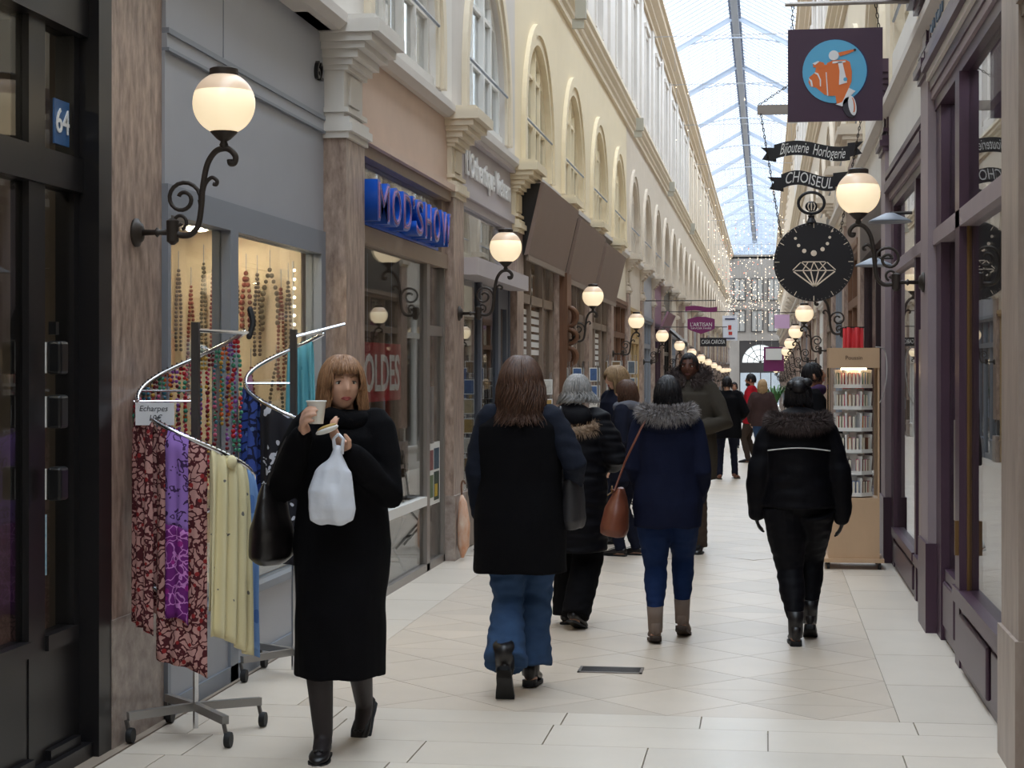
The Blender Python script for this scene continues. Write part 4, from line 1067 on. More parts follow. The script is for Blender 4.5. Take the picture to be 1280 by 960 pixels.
flat('fender', M_sw, [(600, 620), (660, 650), (620, 690), (590, 740), (540, 790), (480, 770), (540, 750)], 5, t)
tyre = [(610 + 62 * math.cos(a) + 20 * math.sin(a), 800 + 95 * math.sin(a) - 10 * math.cos(a)) for a in [2 * PI * k / 30 for k in range(30)]]
flat('tyre', M_dk, tyre, 5, t); flat('wheel', M_sw, [(632 + 36 * math.cos(a) + 14 * math.sin(a), 785 + 92 * math.sin(a)) for a in [2 * PI * k / 30 for k in range(30)]], 6, t)
flat('wheel_stripe', M_or, [(638 + 18 * math.cos(a) + 8 * math.sin(a), 780 + 68 * math.sin(a)) for a in [2 * PI * k / 30 for k in range(30)]], 7, t); flat('hub', M_sw, [(630 + 14 * math.cos(a) + 6 * math.sin(a), 780 + 66 * math.sin(a)) for a in [2 * PI * k / 30 for k in range(30)]], 8, t)
MB().tube([(.12, YS, 3.885), (1.0, YS, 3.885)], .014, 8).build('hanging_rod', M_alu, t)
c = MB(); chain(c, (.17, YS, 3.88), (.165, YS, 3.72)); c.build('chain', M_iron, t)
c = MB(); chain(c, (.68, YS, 3.88), (.70, YS, 3.72)); c.build('chain', M_iron, t)

YJ = 14.98
t = thing('hanging_sign', 'round black pocket watch hanging sign with necklace and diamond cut-outs', 'hanging sign', (.4, YJ, 2.5))
M_sblack = mat('sign_black', rgb(24, 20, 24), .5)
M_cut = mat('cutout_light', rgb(236, 218, 196), .5)
MB().lathe([(0, -.012), (.33, -.012), (.333, 0), (.33, .012), (0, .012)], (.4, YJ, 2.49), 64, 'Y').build('watch_disc', M_sblack, t, 'auto')
def ring(cx, cz, r, rad, m, name, par, n=24, sx=1.0): return MB().tube([(cx + sx * r * math.cos(2 * PI * k / n), YJ, cz + r * math.sin(2 * PI * k / n)) for k in range(n)], rad, 6, closed=True).build(name, m, par, True)
ring(.38, 2.985, .09, .014, M_sblack, 'watch_bow', t, sx=1.2); MB().tube([(.38, YJ, 2.82), (.38, YJ, 2.86), (.38, YJ, 2.88)], [.045, .025, .03], 10).build('stem_neck', M_sblack, t)
MB().ball((.38, YJ, 2.955), (.052, .02, .045), 12, 8).build('crown', M_sblack, t, True)
for k in (-.03, 0, .03): MB().tube([(.38 + k * .6, YJ - .022, 2.92), (.38 + k, YJ - .022, 2.955), (.38 + k * .6, YJ - .022, 2.985)], .005, 5).build('crown_rib', M_cut, t)
for k in range(60):
    a = 2 * PI * k / 60; big = k % 5 == 0
    r0, r1 = (.285 if big else .312), .324
    MB().bar((.4 + r0 * math.cos(a), YJ - .013, 2.49 + r0 * math.sin(a)), (.4 + r1 * math.cos(a), YJ - .013, 2.49 + r1 * math.sin(a)), .006 if big else .004, .004, up=(0, 1, 0)).build('tick', M_cut if big else M_alu, t)
for px, py, r in ((985, 288, .009), (994, 297, .012), (998, 306, .014), (1005, 313, .018), (1017, 316, .025), (1028, 311, .018), (1034, 304, .014), (1037, 296, .012), (1040, 288, .009)):
    x = .4 + (px - 1017) * .0066; z = 2.49 - (py - 327) * .0066
    MB().lathe([(0, -.005), (r, -.005), (r, 0), (0, 0)], (x, YJ - .011, z), 14, 'Y').build('pearl', M_cut, t)
D = {}
for n_, (px, py) in dict(l=(990, 338), r=(1045, 338), b=(1018, 359), tl=(1001, 327), tr=(1033, 327), m1=(1003, 338), m2=(1013, 338), m3=(1023, 338), m4=(1033, 338), t1=(1010, 327), t2=(1024, 327), tm=(1017, 327)).items():
    D[n_] = (.4 + (px - 1017) * .0066, YJ - .013, 2.49 - (py - 327) * .0066)
for a, b in (('l', 'tl'), ('tl', 'tr'), ('tr', 'r'), ('l', 'r'), ('l', 'b'), ('r', 'b'), ('m2', 'b'), ('m3', 'b'), ('m1', 'b'), ('m4', 'b'), ('tl', 'm2'), ('tr', 'm3'), ('t1', 'm1'), ('t2', 'm4'), ('tm', 'm2'), ('tm', 'm3')):
    MB().bar(Vector(D[a]).lerp(Vector(D[b]), .05), Vector(D[a]).lerp(Vector(D[b]), .95), .011 if 'b' in (a, b) else .008, .004, up=(0, 1, 0)).build('diamond_line', M_cut, t)
def ribbon(name, x0, x1, zc, h, body, sh, par, txm, size):
    f = lambda u: zc + .035 * math.sin((u * 1.15 + .05) * PI * 1.4) + .02 * (u - .5)
    n = 24; top = [(x0 + (x1 - x0) * k / n, f(k / n) + h / 2) for k in range(n + 1)]; bot = [(x0 + (x1 - x0) * k / n, f(k / n) - h / 2) for k in range(n + 1)]
    m = MB()
    for k in range(n):
        m.prism([bot[k], bot[k + 1], top[k + 1], top[k]], lambda a, b, d: (a, d, b), YJ - .008, YJ + .008)
    o = m.build(name, M_sblack, par)
    w = .10
    MB().prism([(x0 + .02, f(0) - h * .7), (x0 - w, f(0) - h * .5), (x0 - w * .6, f(0)), (x0 - w * 1.15, f(0) + h * .35), (x0 + .02, f(0) + h * .3)], lambda a, b, d: (a, d, b), YJ + .009, YJ + .02).build('ribbon_tail', M_sblack, o)
    MB().prism([(x1 - .02, f(1) - h * .3), (x1 + w, f(1) - h * .05), (x1 + w * .6, f(1) + h * .35), (x1 + w * 1.1, f(1) + h * .8), (x1 - .02, f(1) + h * .7)], lambda a, b, d: (a, d, b), YJ + .009, YJ + .02).build('ribbon_tail', M_sblack, o)
    me = text_mesh(body, size, .004, txm, shear=sh, width=(x1 - x0) * .86)
    for v in me.vertices: v.co.y += f((v.co.x / (x1 - x0)) + .5) - zc
    put_mesh('lettering', me, frame_M(((x0 + x1) / 2, YJ - .012, zc), (1, 0, 0), (0, 0, 1)), o)
M_script = mat('script_white', rgb(225, 222, 218), .5)
ribbon('name_ribbon', .07, .70, 3.42, .12, 'Bijouterie  Horlogerie', .45, t, M_script, .13)
ribbon('name_ribbon', .13, .58, 3.17, .12, 'CHOISEUL', .25, t, M_script, .13)
MB().box(-.07, 1.0, YJ + .02, YJ + .06, 3.74, 3.82).build('beam', M_alu, t)
c = MB(); chain(c, (-.04, YJ, 3.74), (.13, YJ, 2.70), .007); c.build('chain', M_iron, t)
c = MB(); chain(c, (.80, YJ, 3.74), (.62, YJ, 2.74), .007); c.build('chain', M_iron, t)
c = MB(); chain(c, (-.06, YJ + .04, 3.82), (.6, YJ + .04, 4.25), .006); c.build('chain', M_iron, t)

# hanging signs further on
def far_sign(label, x0, x1, z0, z1, y, m, kind, words, bar_z):
    t = thing('hanging_sign', label, 'hanging sign', ((x0 + x1) / 2, y, z0))
    if kind == 'shield':
        w = x1 - x0; p = [(x0 + w * .1, z0 + .08), (x0 + w * .4, z0 + .02), ((x0 + x1) / 2, z0), (x1 - w * .4, z0 + .02), (x1 - w * .1, z0 + .08), (x1, z0 + .12), (x1, z1 - .05), ((x0 + x1) / 2 + .1, z1), ((x0 + x1) / 2 - .1, z1), (x0, z1 - .05), (x0, z0 + .12)]
        MB().prism(p, lambda a, b, d: (a, d, b), y - .015, y + .015).build('board', m, t)
        rb = MB()
        for k in range(12):
            xa, xb = x0 - .05 + (w + .1) * k / 12, x0 - .05 + (w + .1) * (k + 1) / 12
            za, zb = z1 + .12 + .02 * math.sin(k / 12 * 6), z1 + .12 + .02 * math.sin((k + 1) / 12 * 6)
            rb.prism([(xa, za), (xb, zb), (xb, zb + .1), (xa, za + .1)], lambda a, b, d: (a, d, b), y - .012, y + .012)
        rb.build('ribbon', m, t)
    else: MB().box(x0, x1, y - .03, y + .03, z0, z1).build('board', m, t)
    for s, zc, size, wd, mm in words:
        put_mesh('lettering', text_mesh(s, size, .006, mm, width=wd), frame_M(((x0 + x1) / 2, y - (.034 if kind != 'shield' else .02), zc), (1, 0, 0), (0, 0, 1)), t)
    MB().tube([(XLW + .05, y, bar_z), (x1 + .02, y, bar_z)], .012, 6).build('bracket_rod', M_iron, t)
    for x in (x0 + .08, x1 - .08): MB().bar((x, y, z1 - .03), (x, y, bar_z), .01).build('hanger', M_iron, t)
    return t
M_aub = mat('sign_aubergine', rgb(120, 34, 92), .5)
far_sign("purple shield shaped hanging sign lettered L'ARTISAN", -1.66, -1.08, 2.33, 2.70, 38.0, M_aub, 'shield', [("L'ARTISAN", 2.53, .12, .46, M_script), ('SAVOIR FAIRE', 2.45, .05, .44, M_script)], 3.05)
far_sign('long black sign lettered CASA CAROSA on a bracket', -1.5, -.9, 2.10, 2.30, 41.0, M_sblack, 'box', [('CASA CAROSA', 2.2, .14, .54, M_script)], 2.55)
ws_ = far_sign('white square hanging sign with a small red figure', -1.06, -.69, 2.28, 2.90, 44.0, mat('sign_pale', rgb(236, 238, 246), .5), 'box', [], 3.0)
M_red = mat('sign_red', rgb(200, 60, 50), .5)
for x0, x1, z0, z1 in ((-.92, -.84, 2.55, 2.66), (-.91, -.82, 2.42, 2.50)): MB().box(x0, x1, 43.96, 43.97, z0, z1).build('red_mark', M_red, ws_)
MB().box(-1.0, -.75, 43.96, 43.97, 2.80, 2.83).build('blue_mark', M_navy, ws_); MB().box(-1.0, -.75, 43.96, 43.97, 2.32, 2.35).build('blue_mark', M_navy, ws_)
t = thing('hanging_sign', 'small pink square sign among the distant lamps past the red banners', 'hanging sign', (.3, 45, 2.3)); MB().box(.22, .60, 45, 45.04, 2.6, 2.95).build('board', mat('sign_pink', rgb(220, 180, 214), .5), t); MB().tube([(.2, 45.02, 3.0), (1.0, 45.02, 3.0)], .012, 6).build('bracket_rod', M_iron, t)
t = thing('hanging_sign', 'small white sign with a magenta edge low among the distant lamps', 'hanging sign', (.3, 55, 2.0)); MB().box(.0, .5, 55, 55.04, 1.85, 2.2).build('board', M_white_gloss, t); MB().box(-.06, .56, 55.05, 55.07, 1.5, 2.25).build('backing', M_aub, t); MB().tube([(.0, 55.02, 2.3), (1.0, 55.02, 2.3)], .012, 6).build('bracket_rod', M_iron, t)
# mauve projecting board on the far shops
t = thing('sign_board', 'mauve tilted sign board over a distant shop before the lamps', 'sign board', (XL, LP[13] + 1.9, zf(LP[13])))
MB().prism([(.1, 2.7), (.14, 2.68), (.42, 3.3), (.38, 3.32)], lambda p, q, d: (XL + p, d, q + zf(LP[13])), LP[13] + .25, LP[14] - .25).build('board', mat('mauve', (0, 0, 0, 1)), t); MB().box(XL + .1, XL + .14, LP[13] + .25, LP[14] - .25, 2.62 + zf(LP[13]), 2.70 + zf(LP[13])).build('lower_edge', M_taupe, t)

# ------------------------------------------------------------ spiral scarf racks
M_chrome = mat('chrome', rgb(210, 212, 216), .18, metal=1.0)
M_gun = mat('gunmetal', rgb(92, 88, 86), .4, metal=.6)
M_basearm = mat('brushed_steel', rgb(168, 166, 164), .35, metal=.8)
M_rub = mat('black_rubber', rgb(22, 22, 24), .6)
def helix(c, r, th, z0, th0, pitch=.71): return (c[0] + r * math.cos(th), c[1] + r * math.sin(th), z0 - pitch * (th - th0) / (2 * PI))
def scarf_rack(cx, cy, rot, label, th0, th1, z0):
    t = thing('scarf_rack', label, 'display rack', (cx, cy, 0))
    MB().box(cx - .016, cx + .016, cy - .016, cy + .016, .9, 1.80).build('upper_pole', M_gun, t); MB().tube([(cx, cy, .03), (cx, cy, .92)], .012, 10).build('pole', M_chrome, t)
    for k in range(4):
        a = rot + k * PI / 2; ex, ey = cx + .31 * math.cos(a), cy + .31 * math.sin(a)
        MB().bar((cx, cy, .125), (ex, ey, .115), .03, .035).build('base_arm', M_basearm, t)
        cs = MB().lathe([(.012, -.013), (.032, -.013), (.034, 0), (.032, .013), (.012, .013)], (ex + .012, ey, .034), 16, 'X'); w = cs.build('caster', M_rub, t, 'auto')
        MB().bar((ex - .008, ey, .10), (ex + .004, ey, .045), .02, .012).build('caster_fork', M_gun, w)
    n = 90; pts = [helix((cx, cy), .25, th0 + (th1 - th0) * k / n, z0, th0) for k in range(n + 1)]
    MB().tube(pts, .011, 8, round_cap=True).build('spiral_rail', M_chrome, t, True)
    st = MB()
    for k in range(110):
        p = Vector(helix((cx, cy), .25, th0 + (th1 - th0) * k / 110, z0, th0)); st.ball(p + Vector((0, 0, .014)), .0045, 5, 4)
    o = st.build('rail_studs', M_gun, t); o['kind'] = 'stuff'
    for th in (th0, th0 + 2.3, th0 + 4.7, th1):
        p = helix((cx, cy), .25, th, z0, th0); MB().tube([(cx, cy, p[2]), p], .006, 6).build('spoke', M_chrome, t)
    return t
R1 = (-2.46, 7.40); R2 = (-2.43, 8.90); TH0 = math.radians(50); ZH = 1.76
t = scarf_rack(*R1, math.radians(42), 'chrome spiral rack of scarves on casters beside the marble pillar', TH0, math.radians(620), ZH)
MB().tube(smooth_path([(R1[0] + .19, R1[1] + .17, 1.74), (R1[0] + .20, R1[1] + .19, 1.80), (R1[0] + .185, R1[1] + .20, 1.86)]), .014, 8, round_cap=True).build('end_hook', M_rub, t)
MB().tube([(R1[0], R1[1], 1.765), (R1[0] + .19, R1[1] + .17, 1.755)], .008, 6).build('top_spoke', M_chrome, t)
t = scarf_rack(*R2, math.radians(48), 'chrome spiral rack behind the woman with a paper cup', TH0 + .3, math.radians(600), ZH + .02)
MB().tube([(R2[0], R2[1], 1.76), (R2[0] + .25, R2[1] + .1, 1.83)], .009, 6).build('top_spoke', M_chrome, t)

def pattern(name, base, line, accent=None, scale=14, edge=.05, mode='edge', distort=.35, rough=.85):
    if name in MATS: return MATS[name]
    m = mat(name, base, rough); nt = m.node_tree; n = nt.nodes; l = nt.links; b = n['Principled BSDF']
    tc = n.new('ShaderNodeTexCoord'); nz = n.new('ShaderNodeTexNoise'); nz.inputs['Scale'].default_value = scale * .6
    mx = n.new('ShaderNodeMix'); mx.data_type = 'VECTOR'; mx.inputs[0].default_value = distort * .3
    l.new(tc.outputs['Object'], nz.inputs['Vector']); l.new(tc.outputs['Object'], mx.inputs[4]); l.new(nz.outputs['Color'], mx.inputs[5])
    vo = n.new('ShaderNodeTexVoronoi'); vo.inputs['Scale'].default_value = scale
    vo.feature = 'DISTANCE_TO_EDGE' if mode == 'edge' else 'F1'
    l.new(mx.outputs[1], vo.inputs['Vector'])
    cr = n.new('ShaderNodeValToRGB'); e = cr.color_ramp.elements; cr.color_ramp.interpolation = 'CONSTANT' if mode != 'spots_soft' else 'LINEAR'
    if mode == 'edge': e[0].color = line; e[0].position = 0; e[1].position = edge; e[1].color = base
    elif mode == 'rings':
        e[0].color = base; e[0].position = 0; e[1].position = edge; e[1].color = line; q = e.new(edge + .16); q.color = base
    else: e[0].color = line; e[0].position = 0; e[1].position = edge; e[1].color = base
    l.new(vo.outputs['Distance'], cr.inputs['Fac']); src = cr.outputs['Color']
    if accent:
        v2 = n.new('ShaderNodeTexVoronoi'); v2.inputs['Scale'].default_value = scale * .8; l.new(tc.outputs['Object'], v2.inputs['Vector'])
        gt = n.new('ShaderNodeMath'); gt.operation = 'LESS_THAN'; gt.inputs[1].default_value = .22; l.new(v2.outputs['Distance'], gt.inputs[0])
        m2 = n.new('ShaderNodeMix'); m2.data_type = 'RGBA'; l.new(gt.outputs[0], m2.inputs[0]); l.new(src, m2.inputs[6]); m2.inputs[7].default_value = accent; src = m2.outputs[2]
    l.new(src, b.inputs['Base Color']); return m
P_leaf = pattern('scarf_leaf', rgb(196, 148, 142), rgb(78, 18, 28), rgb(150, 34, 38), 27, .10)
P_purple = pattern('scarf_purple', rgb(150, 112, 190), rgb(60, 30, 80), None, 26, .22, 'rings'); P_mag = pattern('scarf_magenta', rgb(110, 24, 116), rgb(200, 130, 200), rgb(150, 30, 130), 22, .05)
P_cream = pattern('scarf_cream', rgb(236, 224, 180), rgb(120, 116, 110), None, 16, .12, 'spots'); P_lblue = pattern('scarf_lightblue', rgb(126, 164, 218), rgb(90, 130, 196), None, 8, .3, 'spots')
P_blue = pattern('scarf_blue', rgb(58, 84, 168), rgb(22, 30, 70), rgb(90, 120, 190), 16, .09); P_bw = pattern('scarf_blackwhite', rgb(26, 26, 36), rgb(206, 210, 222), None, 20, .30, 'spots')
P_teal = pattern('scarf_teal', rgb(110, 186, 200), rgb(84, 160, 180), None, 10, .3, 'spots'); P_mauve = pattern('scarf_mauve', rgb(150, 104, 128), rgb(110, 70, 96), None, 14, .2, 'spots')
def scarf(rc, a0, a1, th0, z0, length, m, label, folds=3, amp=.012, lower=None, frac=.6, out=0.0, knot=False, taper=1.0):
    """cloth folded over the spiral rail between two rail angles (degrees)"""
    a0, a1 = math.radians(a0), math.radians(a1); mid = helix(rc, .25, (a0 + a1) / 2, z0, th0)
    t = thing('scarf', label, 'scarf', mid, 0, 'scarves on the spiral racks')
    ph = random.uniform(0, 6)
    def face(sgn, v0, v1, L):
        def fn(u, v):
            vv = v0 + (v1 - v0) * v; uu = (u - .5) * (1 + (taper - 1) * vv) + .5
            th = a0 + (a1 - a0) * uu; p = helix(rc, .25, th, z0, th0)
            k = (.017 + out) * sgn * min(1, vv * 14) + amp * math.sin(u * folds * 2 * PI + ph + vv * 1.5) * min(1, vv * 5)
            return (p[0] + math.cos(th) * k, p[1] + math.sin(th) * k, p[2] + .013 * (1 - min(1, vv * 14)) - vv * L + .012 * math.sin(u * 5 + ph) * vv)
        return fn
    f = MB().sheet(face(1, 0, frac if lower else 1, length), 26, 22).build('front_fall', m, t, True); solid(f, .003)
    if lower: g = MB().sheet(face(1, frac, 1, length), 26, 16).build('lower_band', lower, t, True); solid(g, .003)
    h = MB().sheet(face(-1, 0, 1, length * random.uniform(.8, .95)), 26, 18).build('back_fall', m, t, True); solid(h, .003)
    if knot:
        q = helix(rc, .25, (a0 + a1) / 2, z0, th0); MB().ball((q[0] + math.cos(a0) * .02, q[1] + math.sin(a0) * .02, q[2] - .02), (.024, .022, .03), 12, 8).build('knot', m, t, True)
    return t
random.seed(5)
scarf(R1, 205, 245, TH0, ZH, .92, P_leaf, 'maroon and pink leaf print scarf under the price card', 3, .010)
scarf(R1, 262, 282, TH0, ZH, .78, P_purple, 'lilac spotted scarf with a magenta lower band', 2, .006, P_mag, .50, .018)
scarf(R1, 250, 299, TH0, ZH, .98, P_leaf, 'wide maroon and pink leaf print scarf behind the lilac spotted one', 3, .010)
scarf(R1, 303, 345, TH0, ZH, .80, P_cream, 'cream scarf printed with small grey animals', 4, .022, knot=True, taper=1.1)
scarf(R1, 347, 372, TH0, ZH, .78, P_lblue, 'light blue scarf next to the cream animal print scarf', 2, .014)
TH2 = TH0 + .3
scarf(R2, 195, 240, TH2, ZH + .02, .95, P_blue, 'royal blue scarf with dark foliage print', 3, .014)
scarf(R2, 246, 300, TH2, ZH + .02, .75, P_bw, 'black scarf with white petal print behind the paper cup', 3, .012)
scarf(R2, 82, 112, TH2, ZH + .02, .85, P_teal, 'pale teal scarf knotted high on the second spiral rack', 3, .014, knot=True, taper=1.5)
scarf(R2, 170, 192, TH2, ZH + .02, .9, P_mauve, 'dusty mauve scarf beside the royal blue one', 2, .012)
# garlands of beads on the back of the first rail
gcols = [('red', (180, 30, 40)), ('purple', (130, 70, 150)), ('orange', (210, 100, 40)), ('green', (60, 140, 110)), ('dark red', (110, 20, 34)), ('gold', (190, 150, 60)), ('teal', (50, 110, 130)), ('pink', (190, 90, 120))]
random.seed(9)
for k in range(17):
    th = math.radians(62 + k * 7.6 if k < 15 else 190 + (k - 15) * 5); p = helix(R1, .25, th, ZH, TH0)
    nm, c = gcols[k % 8]; L = random.uniform(.35, .72) if k < 15 else .4
    t = thing('bead_garland', 'garland of %s beads hanging from the spiral rack by the pillar' % nm, 'necklace', p, 0, 'bead garlands on the spiral rack')
    m1, m2 = mat('bead_%s' % nm.replace(' ', '_'), rgb(*c), .3), mat('bead_%s' % gcols[(k + 3) % 8][0].replace(' ', '_'), rgb(*gcols[(k + 3) % 8][1]), .3)
    for mm, off in ((m1, 0), (m2, 1)):
        b = MB(); n = int(L / .021)
        for j in range(n):
            if (j // 3) % 2 != off: continue
            for s in (-1, 1):
                b.ball((s * (.008 + .012 * math.sin(j / n * PI)) + random.uniform(-.003, .003), random.uniform(-.006, .006), -.02 - j * .021), random.uniform(.006, .0115), 6, 4)
        o = b.build('beads', mm, t, True, False); o['kind'] = 'stuff'
    MB().tube([(0, 0, 0.012), (0.004, 0, -.03)], .002, 4).build('cord', M_rub, t, False, False)
t = thing('price_card', 'white paper card handwritten Echarpes 10 euros on the scarf rack', 'price card', (R1[0] - .14, R1[1] - .22, 1.40))
Mc = frame_M((R1[0] - .105, R1[1] - .225, 1.405), (1, .10, .0), (.0, 0, 1))
put_mesh('card', MB().box(-.083, .083, -.048, .048, -.001, .001).mesh('card', mat('card_white', rgb(226, 226, 230), .8)), Mc, t)
M_ink = mat('ink', rgb(50, 52, 64), .8)
put_mesh('lettering', text_mesh('Echarpes', .034, .001, M_ink, shear=.2, align='LEFT'), Mc @ Matrix.Translation((-.068, .022, .0018)), t)
put_mesh('lettering', text_mesh('10\u20ac', .036, .001, M_ink, shear=.2, align='LEFT'), Mc @ Matrix.Translation((-.03, -.018, .0018)), t)
MB().tube([(R1[0] - .245, R1[1] - .1, 1.455), (R1[0], R1[1], 1.455)], .005, 6).build('card_rod', M_chrome, t)

# ------------------------------------------------------------ revolving book stand
BX, BY = .695, 14.42
M_beech = mat('beech_wood', rgb(206, 172, 138), .5, var=.12, scale=5, stretch=(1, 1, .3))
M_whitep = mat('white_plastic', rgb(232, 230, 226), .4)
t = thing('book_stand', 'beech wood revolving book stand with white tiers beside the plum shop', 'book stand', (BX, BY, 0))
MB().box(BX - .235, BX + .235, BY - .22, BY + .22, .055, .085).build('base_board', M_beech, t)
for sx in (-.2, .2):
    for sy in (-.18, .18): MB().lathe([(0, -.012), (.026, -.012), (.026, .012), (0, .012)], (BX + sx, BY + sy, .028), 12, 'X').build('caster', M_rub, t)
MB().box(BX - .20, BX + .20, BY - .19, BY + .19, .085, .565).build('cabinet', M_beech, t)
MB().box(BX - .20, BX + .20, BY - .19, BY + .19, 1.60, 1.76).build('header', M_beech, t)
put_mesh('lettering', text_mesh('Poussin', .045, .002, mat('header_ink', rgb(90, 66, 50), .6)), frame_M((BX, BY - .192, 1.68), (1, 0, 0), (0, 0, 1)), t)
for sx in (-.19, .19): MB().box(BX + sx - .012, BX + sx + .012, BY + .16, BY + .185, .56, 1.6).build('post', M_beech, t)
MB().box(BX + .185, BX + .20, BY - .18, BY - .165, .56, 1.6).build('front_post', M_beech, t)
MB().box(BX - .20, BX - .196, BY - .18, BY + .18, .57, 1.6).build('side_pane', M_pane, t); MB().box(BX + .196, BX + .2, BY - .16, BY + .18, .57, 1.6).build('side_pane', M_pane, t)
MB().tube([(BX, BY, .56), (BX, BY, 1.6)], .015, 8).build('spindle', M_chrome, t)
lp = MB().box(BX - .1, BX + .1, BY - .155, BY - .14, 1.585, 1.60).build('strip_light', emat('strip_warm', (1, .72, .42, 1), 12), t)
random.seed(3)
bc = [('red', (176, 50, 50)), ('dark', (40, 38, 44)), ('blue', (70, 110, 170)), ('orange', (220, 130, 50)), ('pink', (210, 120, 140)), ('green', (80, 120, 90)), ('brown', (120, 80, 60)), ('cream', (220, 206, 176))]
BOOK = {}
for nm, c in bc:
    BOOK[nm] = (MB().box(-.011, .011, -.055, 0, 0, .11).mesh('cover', mat('book_' + nm, rgb(*c), .6)), MB().box(-.009, .009, -.053, .001, .003, .107).mesh('pages', mat('book_paper', rgb(226, 218, 200), .8)))
ZT = [.575, .748, .921, 1.094, 1.267, 1.44]
for ti, z in enumerate(ZT):
    o8 = lambda r: [(BX + r * math.cos(PI / 8 + k * PI / 4), BY + r * math.sin(PI / 8 + k * PI / 4)) for k in range(8)]
    tier = MB().prism(o8(.165), lambda a, b, d: (a, b, d), z, z + .012).build('tier', M_whitep, t)
    lip = MB(); o_ = o8(.163); i_ = o8(.150)
    for k in range(8):
        k2 = (k + 1) % 8
        lip.prism([o_[k], o_[k2], i_[k2], i_[k]], lambda a, b, d: (a, b, d), z + .012, z + .030)
    lip.build('tier_lip', M_whitep, tier)
    MB().prism(o8(.085), lambda a, b, d: (a, b, d), z + .012, z + .165).build('tier_core', M_whitep, tier)
    for k in range(8):
        a = PI / 8 + k * PI / 4
        MB().bar((BX + .09 * math.cos(a), BY + .09 * math.sin(a), z + .085), (BX + .157 * math.cos(a), BY + .157 * math.sin(a), z + .08), .014, .13).build('divider', M_whitep, tier)
    for f in range(4, 8):
        a = f * PI / 4
        for off in (-.030, 0, .030):
            if random.random() < .12: continue
            nm = random.choice(bc)[0]
            cx, cy = BX + .146 * math.cos(a) - off * math.sin(a), BY + .146 * math.sin(a) + off * math.cos(a)
            b = thing('book', 'small %s book on a white tier of the revolving stand' % nm, 'book', (cx, cy, z + .0125), a - PI / 2, 'books on the revolving stand')
            link('cover', BOOK[nm][0], b); link('pages', BOOK[nm][1], b)
t = thing('electric_cable', 'white electric cable looping from the book stand header', 'cable', (.9, 14.5, 1.5)); MB().tube(smooth_path([(.88, 14.45, 1.77), (.96, 14.6, 1.74), (.975, 14.6, 1.55), (.94, 14.6, 1.36), (.9, 14.62, 1.30)]), .005, 6).build('wire', M_whitep, t, True)

# ------------------------------------------------------------ postcard spinners
random.seed(21)
pcs = [(196, 160, 96), (222, 216, 204), (150, 120, 84), (120, 130, 140), (210, 190, 150), (176, 70, 60), (90, 120, 170), (232, 228, 220)]
def postcard_rack(x, y, label, rows, r, tall):
    z = zf(y); t = thing('postcard_rack', label, 'display rack', (x, y, z))
    MB().tube([(x, y, z + .05), (x, y, z + tall)], .015, 8).build('pole', M_chrome, t)
    for k in range(5):
        a = k * 2 * PI / 5 + .3; ex, ey = x + .3 * math.cos(a), y + .3 * math.sin(a)
        MB().bar((x, y, z + .09), (ex, ey, z + .07), .02).build('base_arm', M_gun, t); MB().ball((ex, ey, z + .028), .028, 8, 6).build('caster', M_rub, t)
    n = 0
    for k in range(6):
        a = k * PI / 3 + .25; dx, dy = math.cos(a), math.sin(a)
        w = MB()
        for s in (-.06, .06): w.bar((x + dx * r - dy * s, y + dy * r + dx * s, z + .35), (x + dx * r - dy * s, y + dy * r + dx * s, z + tall), .005)
        for j in range(rows): zz = z + tall - .2 - j * .2; w.bar((x + dx * r + dy * .06, y + dy * r - dx * .06, zz - .03), (x + dx * r - dy * .06, y + dy * r + dx * .06, zz - .03), .006); w.bar((x, y, zz - .03), (x + dx * r, y + dy * r, zz - .03), .005)
        w.build('wire_column', M_chrome, t)
        if dy > .5: continue
        for j in range(rows):
            c = random.choice(pcs); zz = z + tall - .2 - j * .2
            p = thing('postcard', 'picture postcard in the wire spinner beside the striped shops', 'postcard', (x + dx * (r + .012), y + dy * (r + .012), zz - .028), a + PI / 2, 'postcards in the wire spinners')
            MB().box(-.055, .055, -.002, .002, 0, .155).build('card', M_white_gloss, p, False, False)
            MB().box(-.048, .048, -.0035, -.002, .01, .145).build('picture', mat('postcard_%d' % c[0], rgb(*c), .5, var=.6, scale=18), p, False, False)
    return t
postcard_rack(-2.05, 19.9, 'wire postcard spinner in front of the striped shops', 6, .17, 1.75)
postcard_rack(-1.72, 21.2, 'second wire postcard spinner nearer the carved brown wood', 6, .17, 1.85)
postcard_rack(-2.28, 17.9, 'narrow wire postcard spinner against the lilac grey shop door', 5, .1, 1.6)

# ------------------------------------------------------------ small floor things
t = thing('floor_grate', 'small dark metal drain grate set in the pale floor', 'grate', (-.81, 9.29, 0))
MB().box(-.98, -.64, 9.20, 9.215, 0.0005, .006).box(-.98, -.64, 9.365, 9.38, 0.0005, .006).box(-.98, -.965, 9.2, 9.38, 0.0005, .006).box(-.655, -.64, 9.2, 9.38, 0.0005, .006).build('frame', M_alu, t)
for k in range(7): MB().box(-.965, -.655, 9.222 + k * .021, 9.232 + k * .021, .0005, .005).build('slat', M_gun, t)
MB().box(-.965, -.655, 9.215, 9.365, 0.0002, .002).build('tray', M_sblack, t)
t = thing('folded_umbrella', 'folded orange and white umbrella leaning at the foot of the pilaster', 'umbrella', (-2.50, 14.45, 0))
MB().tube([(-2.50, 14.45, .02), (-2.49, 14.45, .12), (-2.49, 14.46, .30), (-2.50, 14.47, .48), (-2.51, 14.48, .54)], [.012, .05, .055, .035, .012], 12).build('canopy', mat('umbrella_orange', rgb(206, 120, 60), .7, var=.5, scale=14, col2=rgb(230, 214, 196), stretch=(1, 1, .3)), t, True)
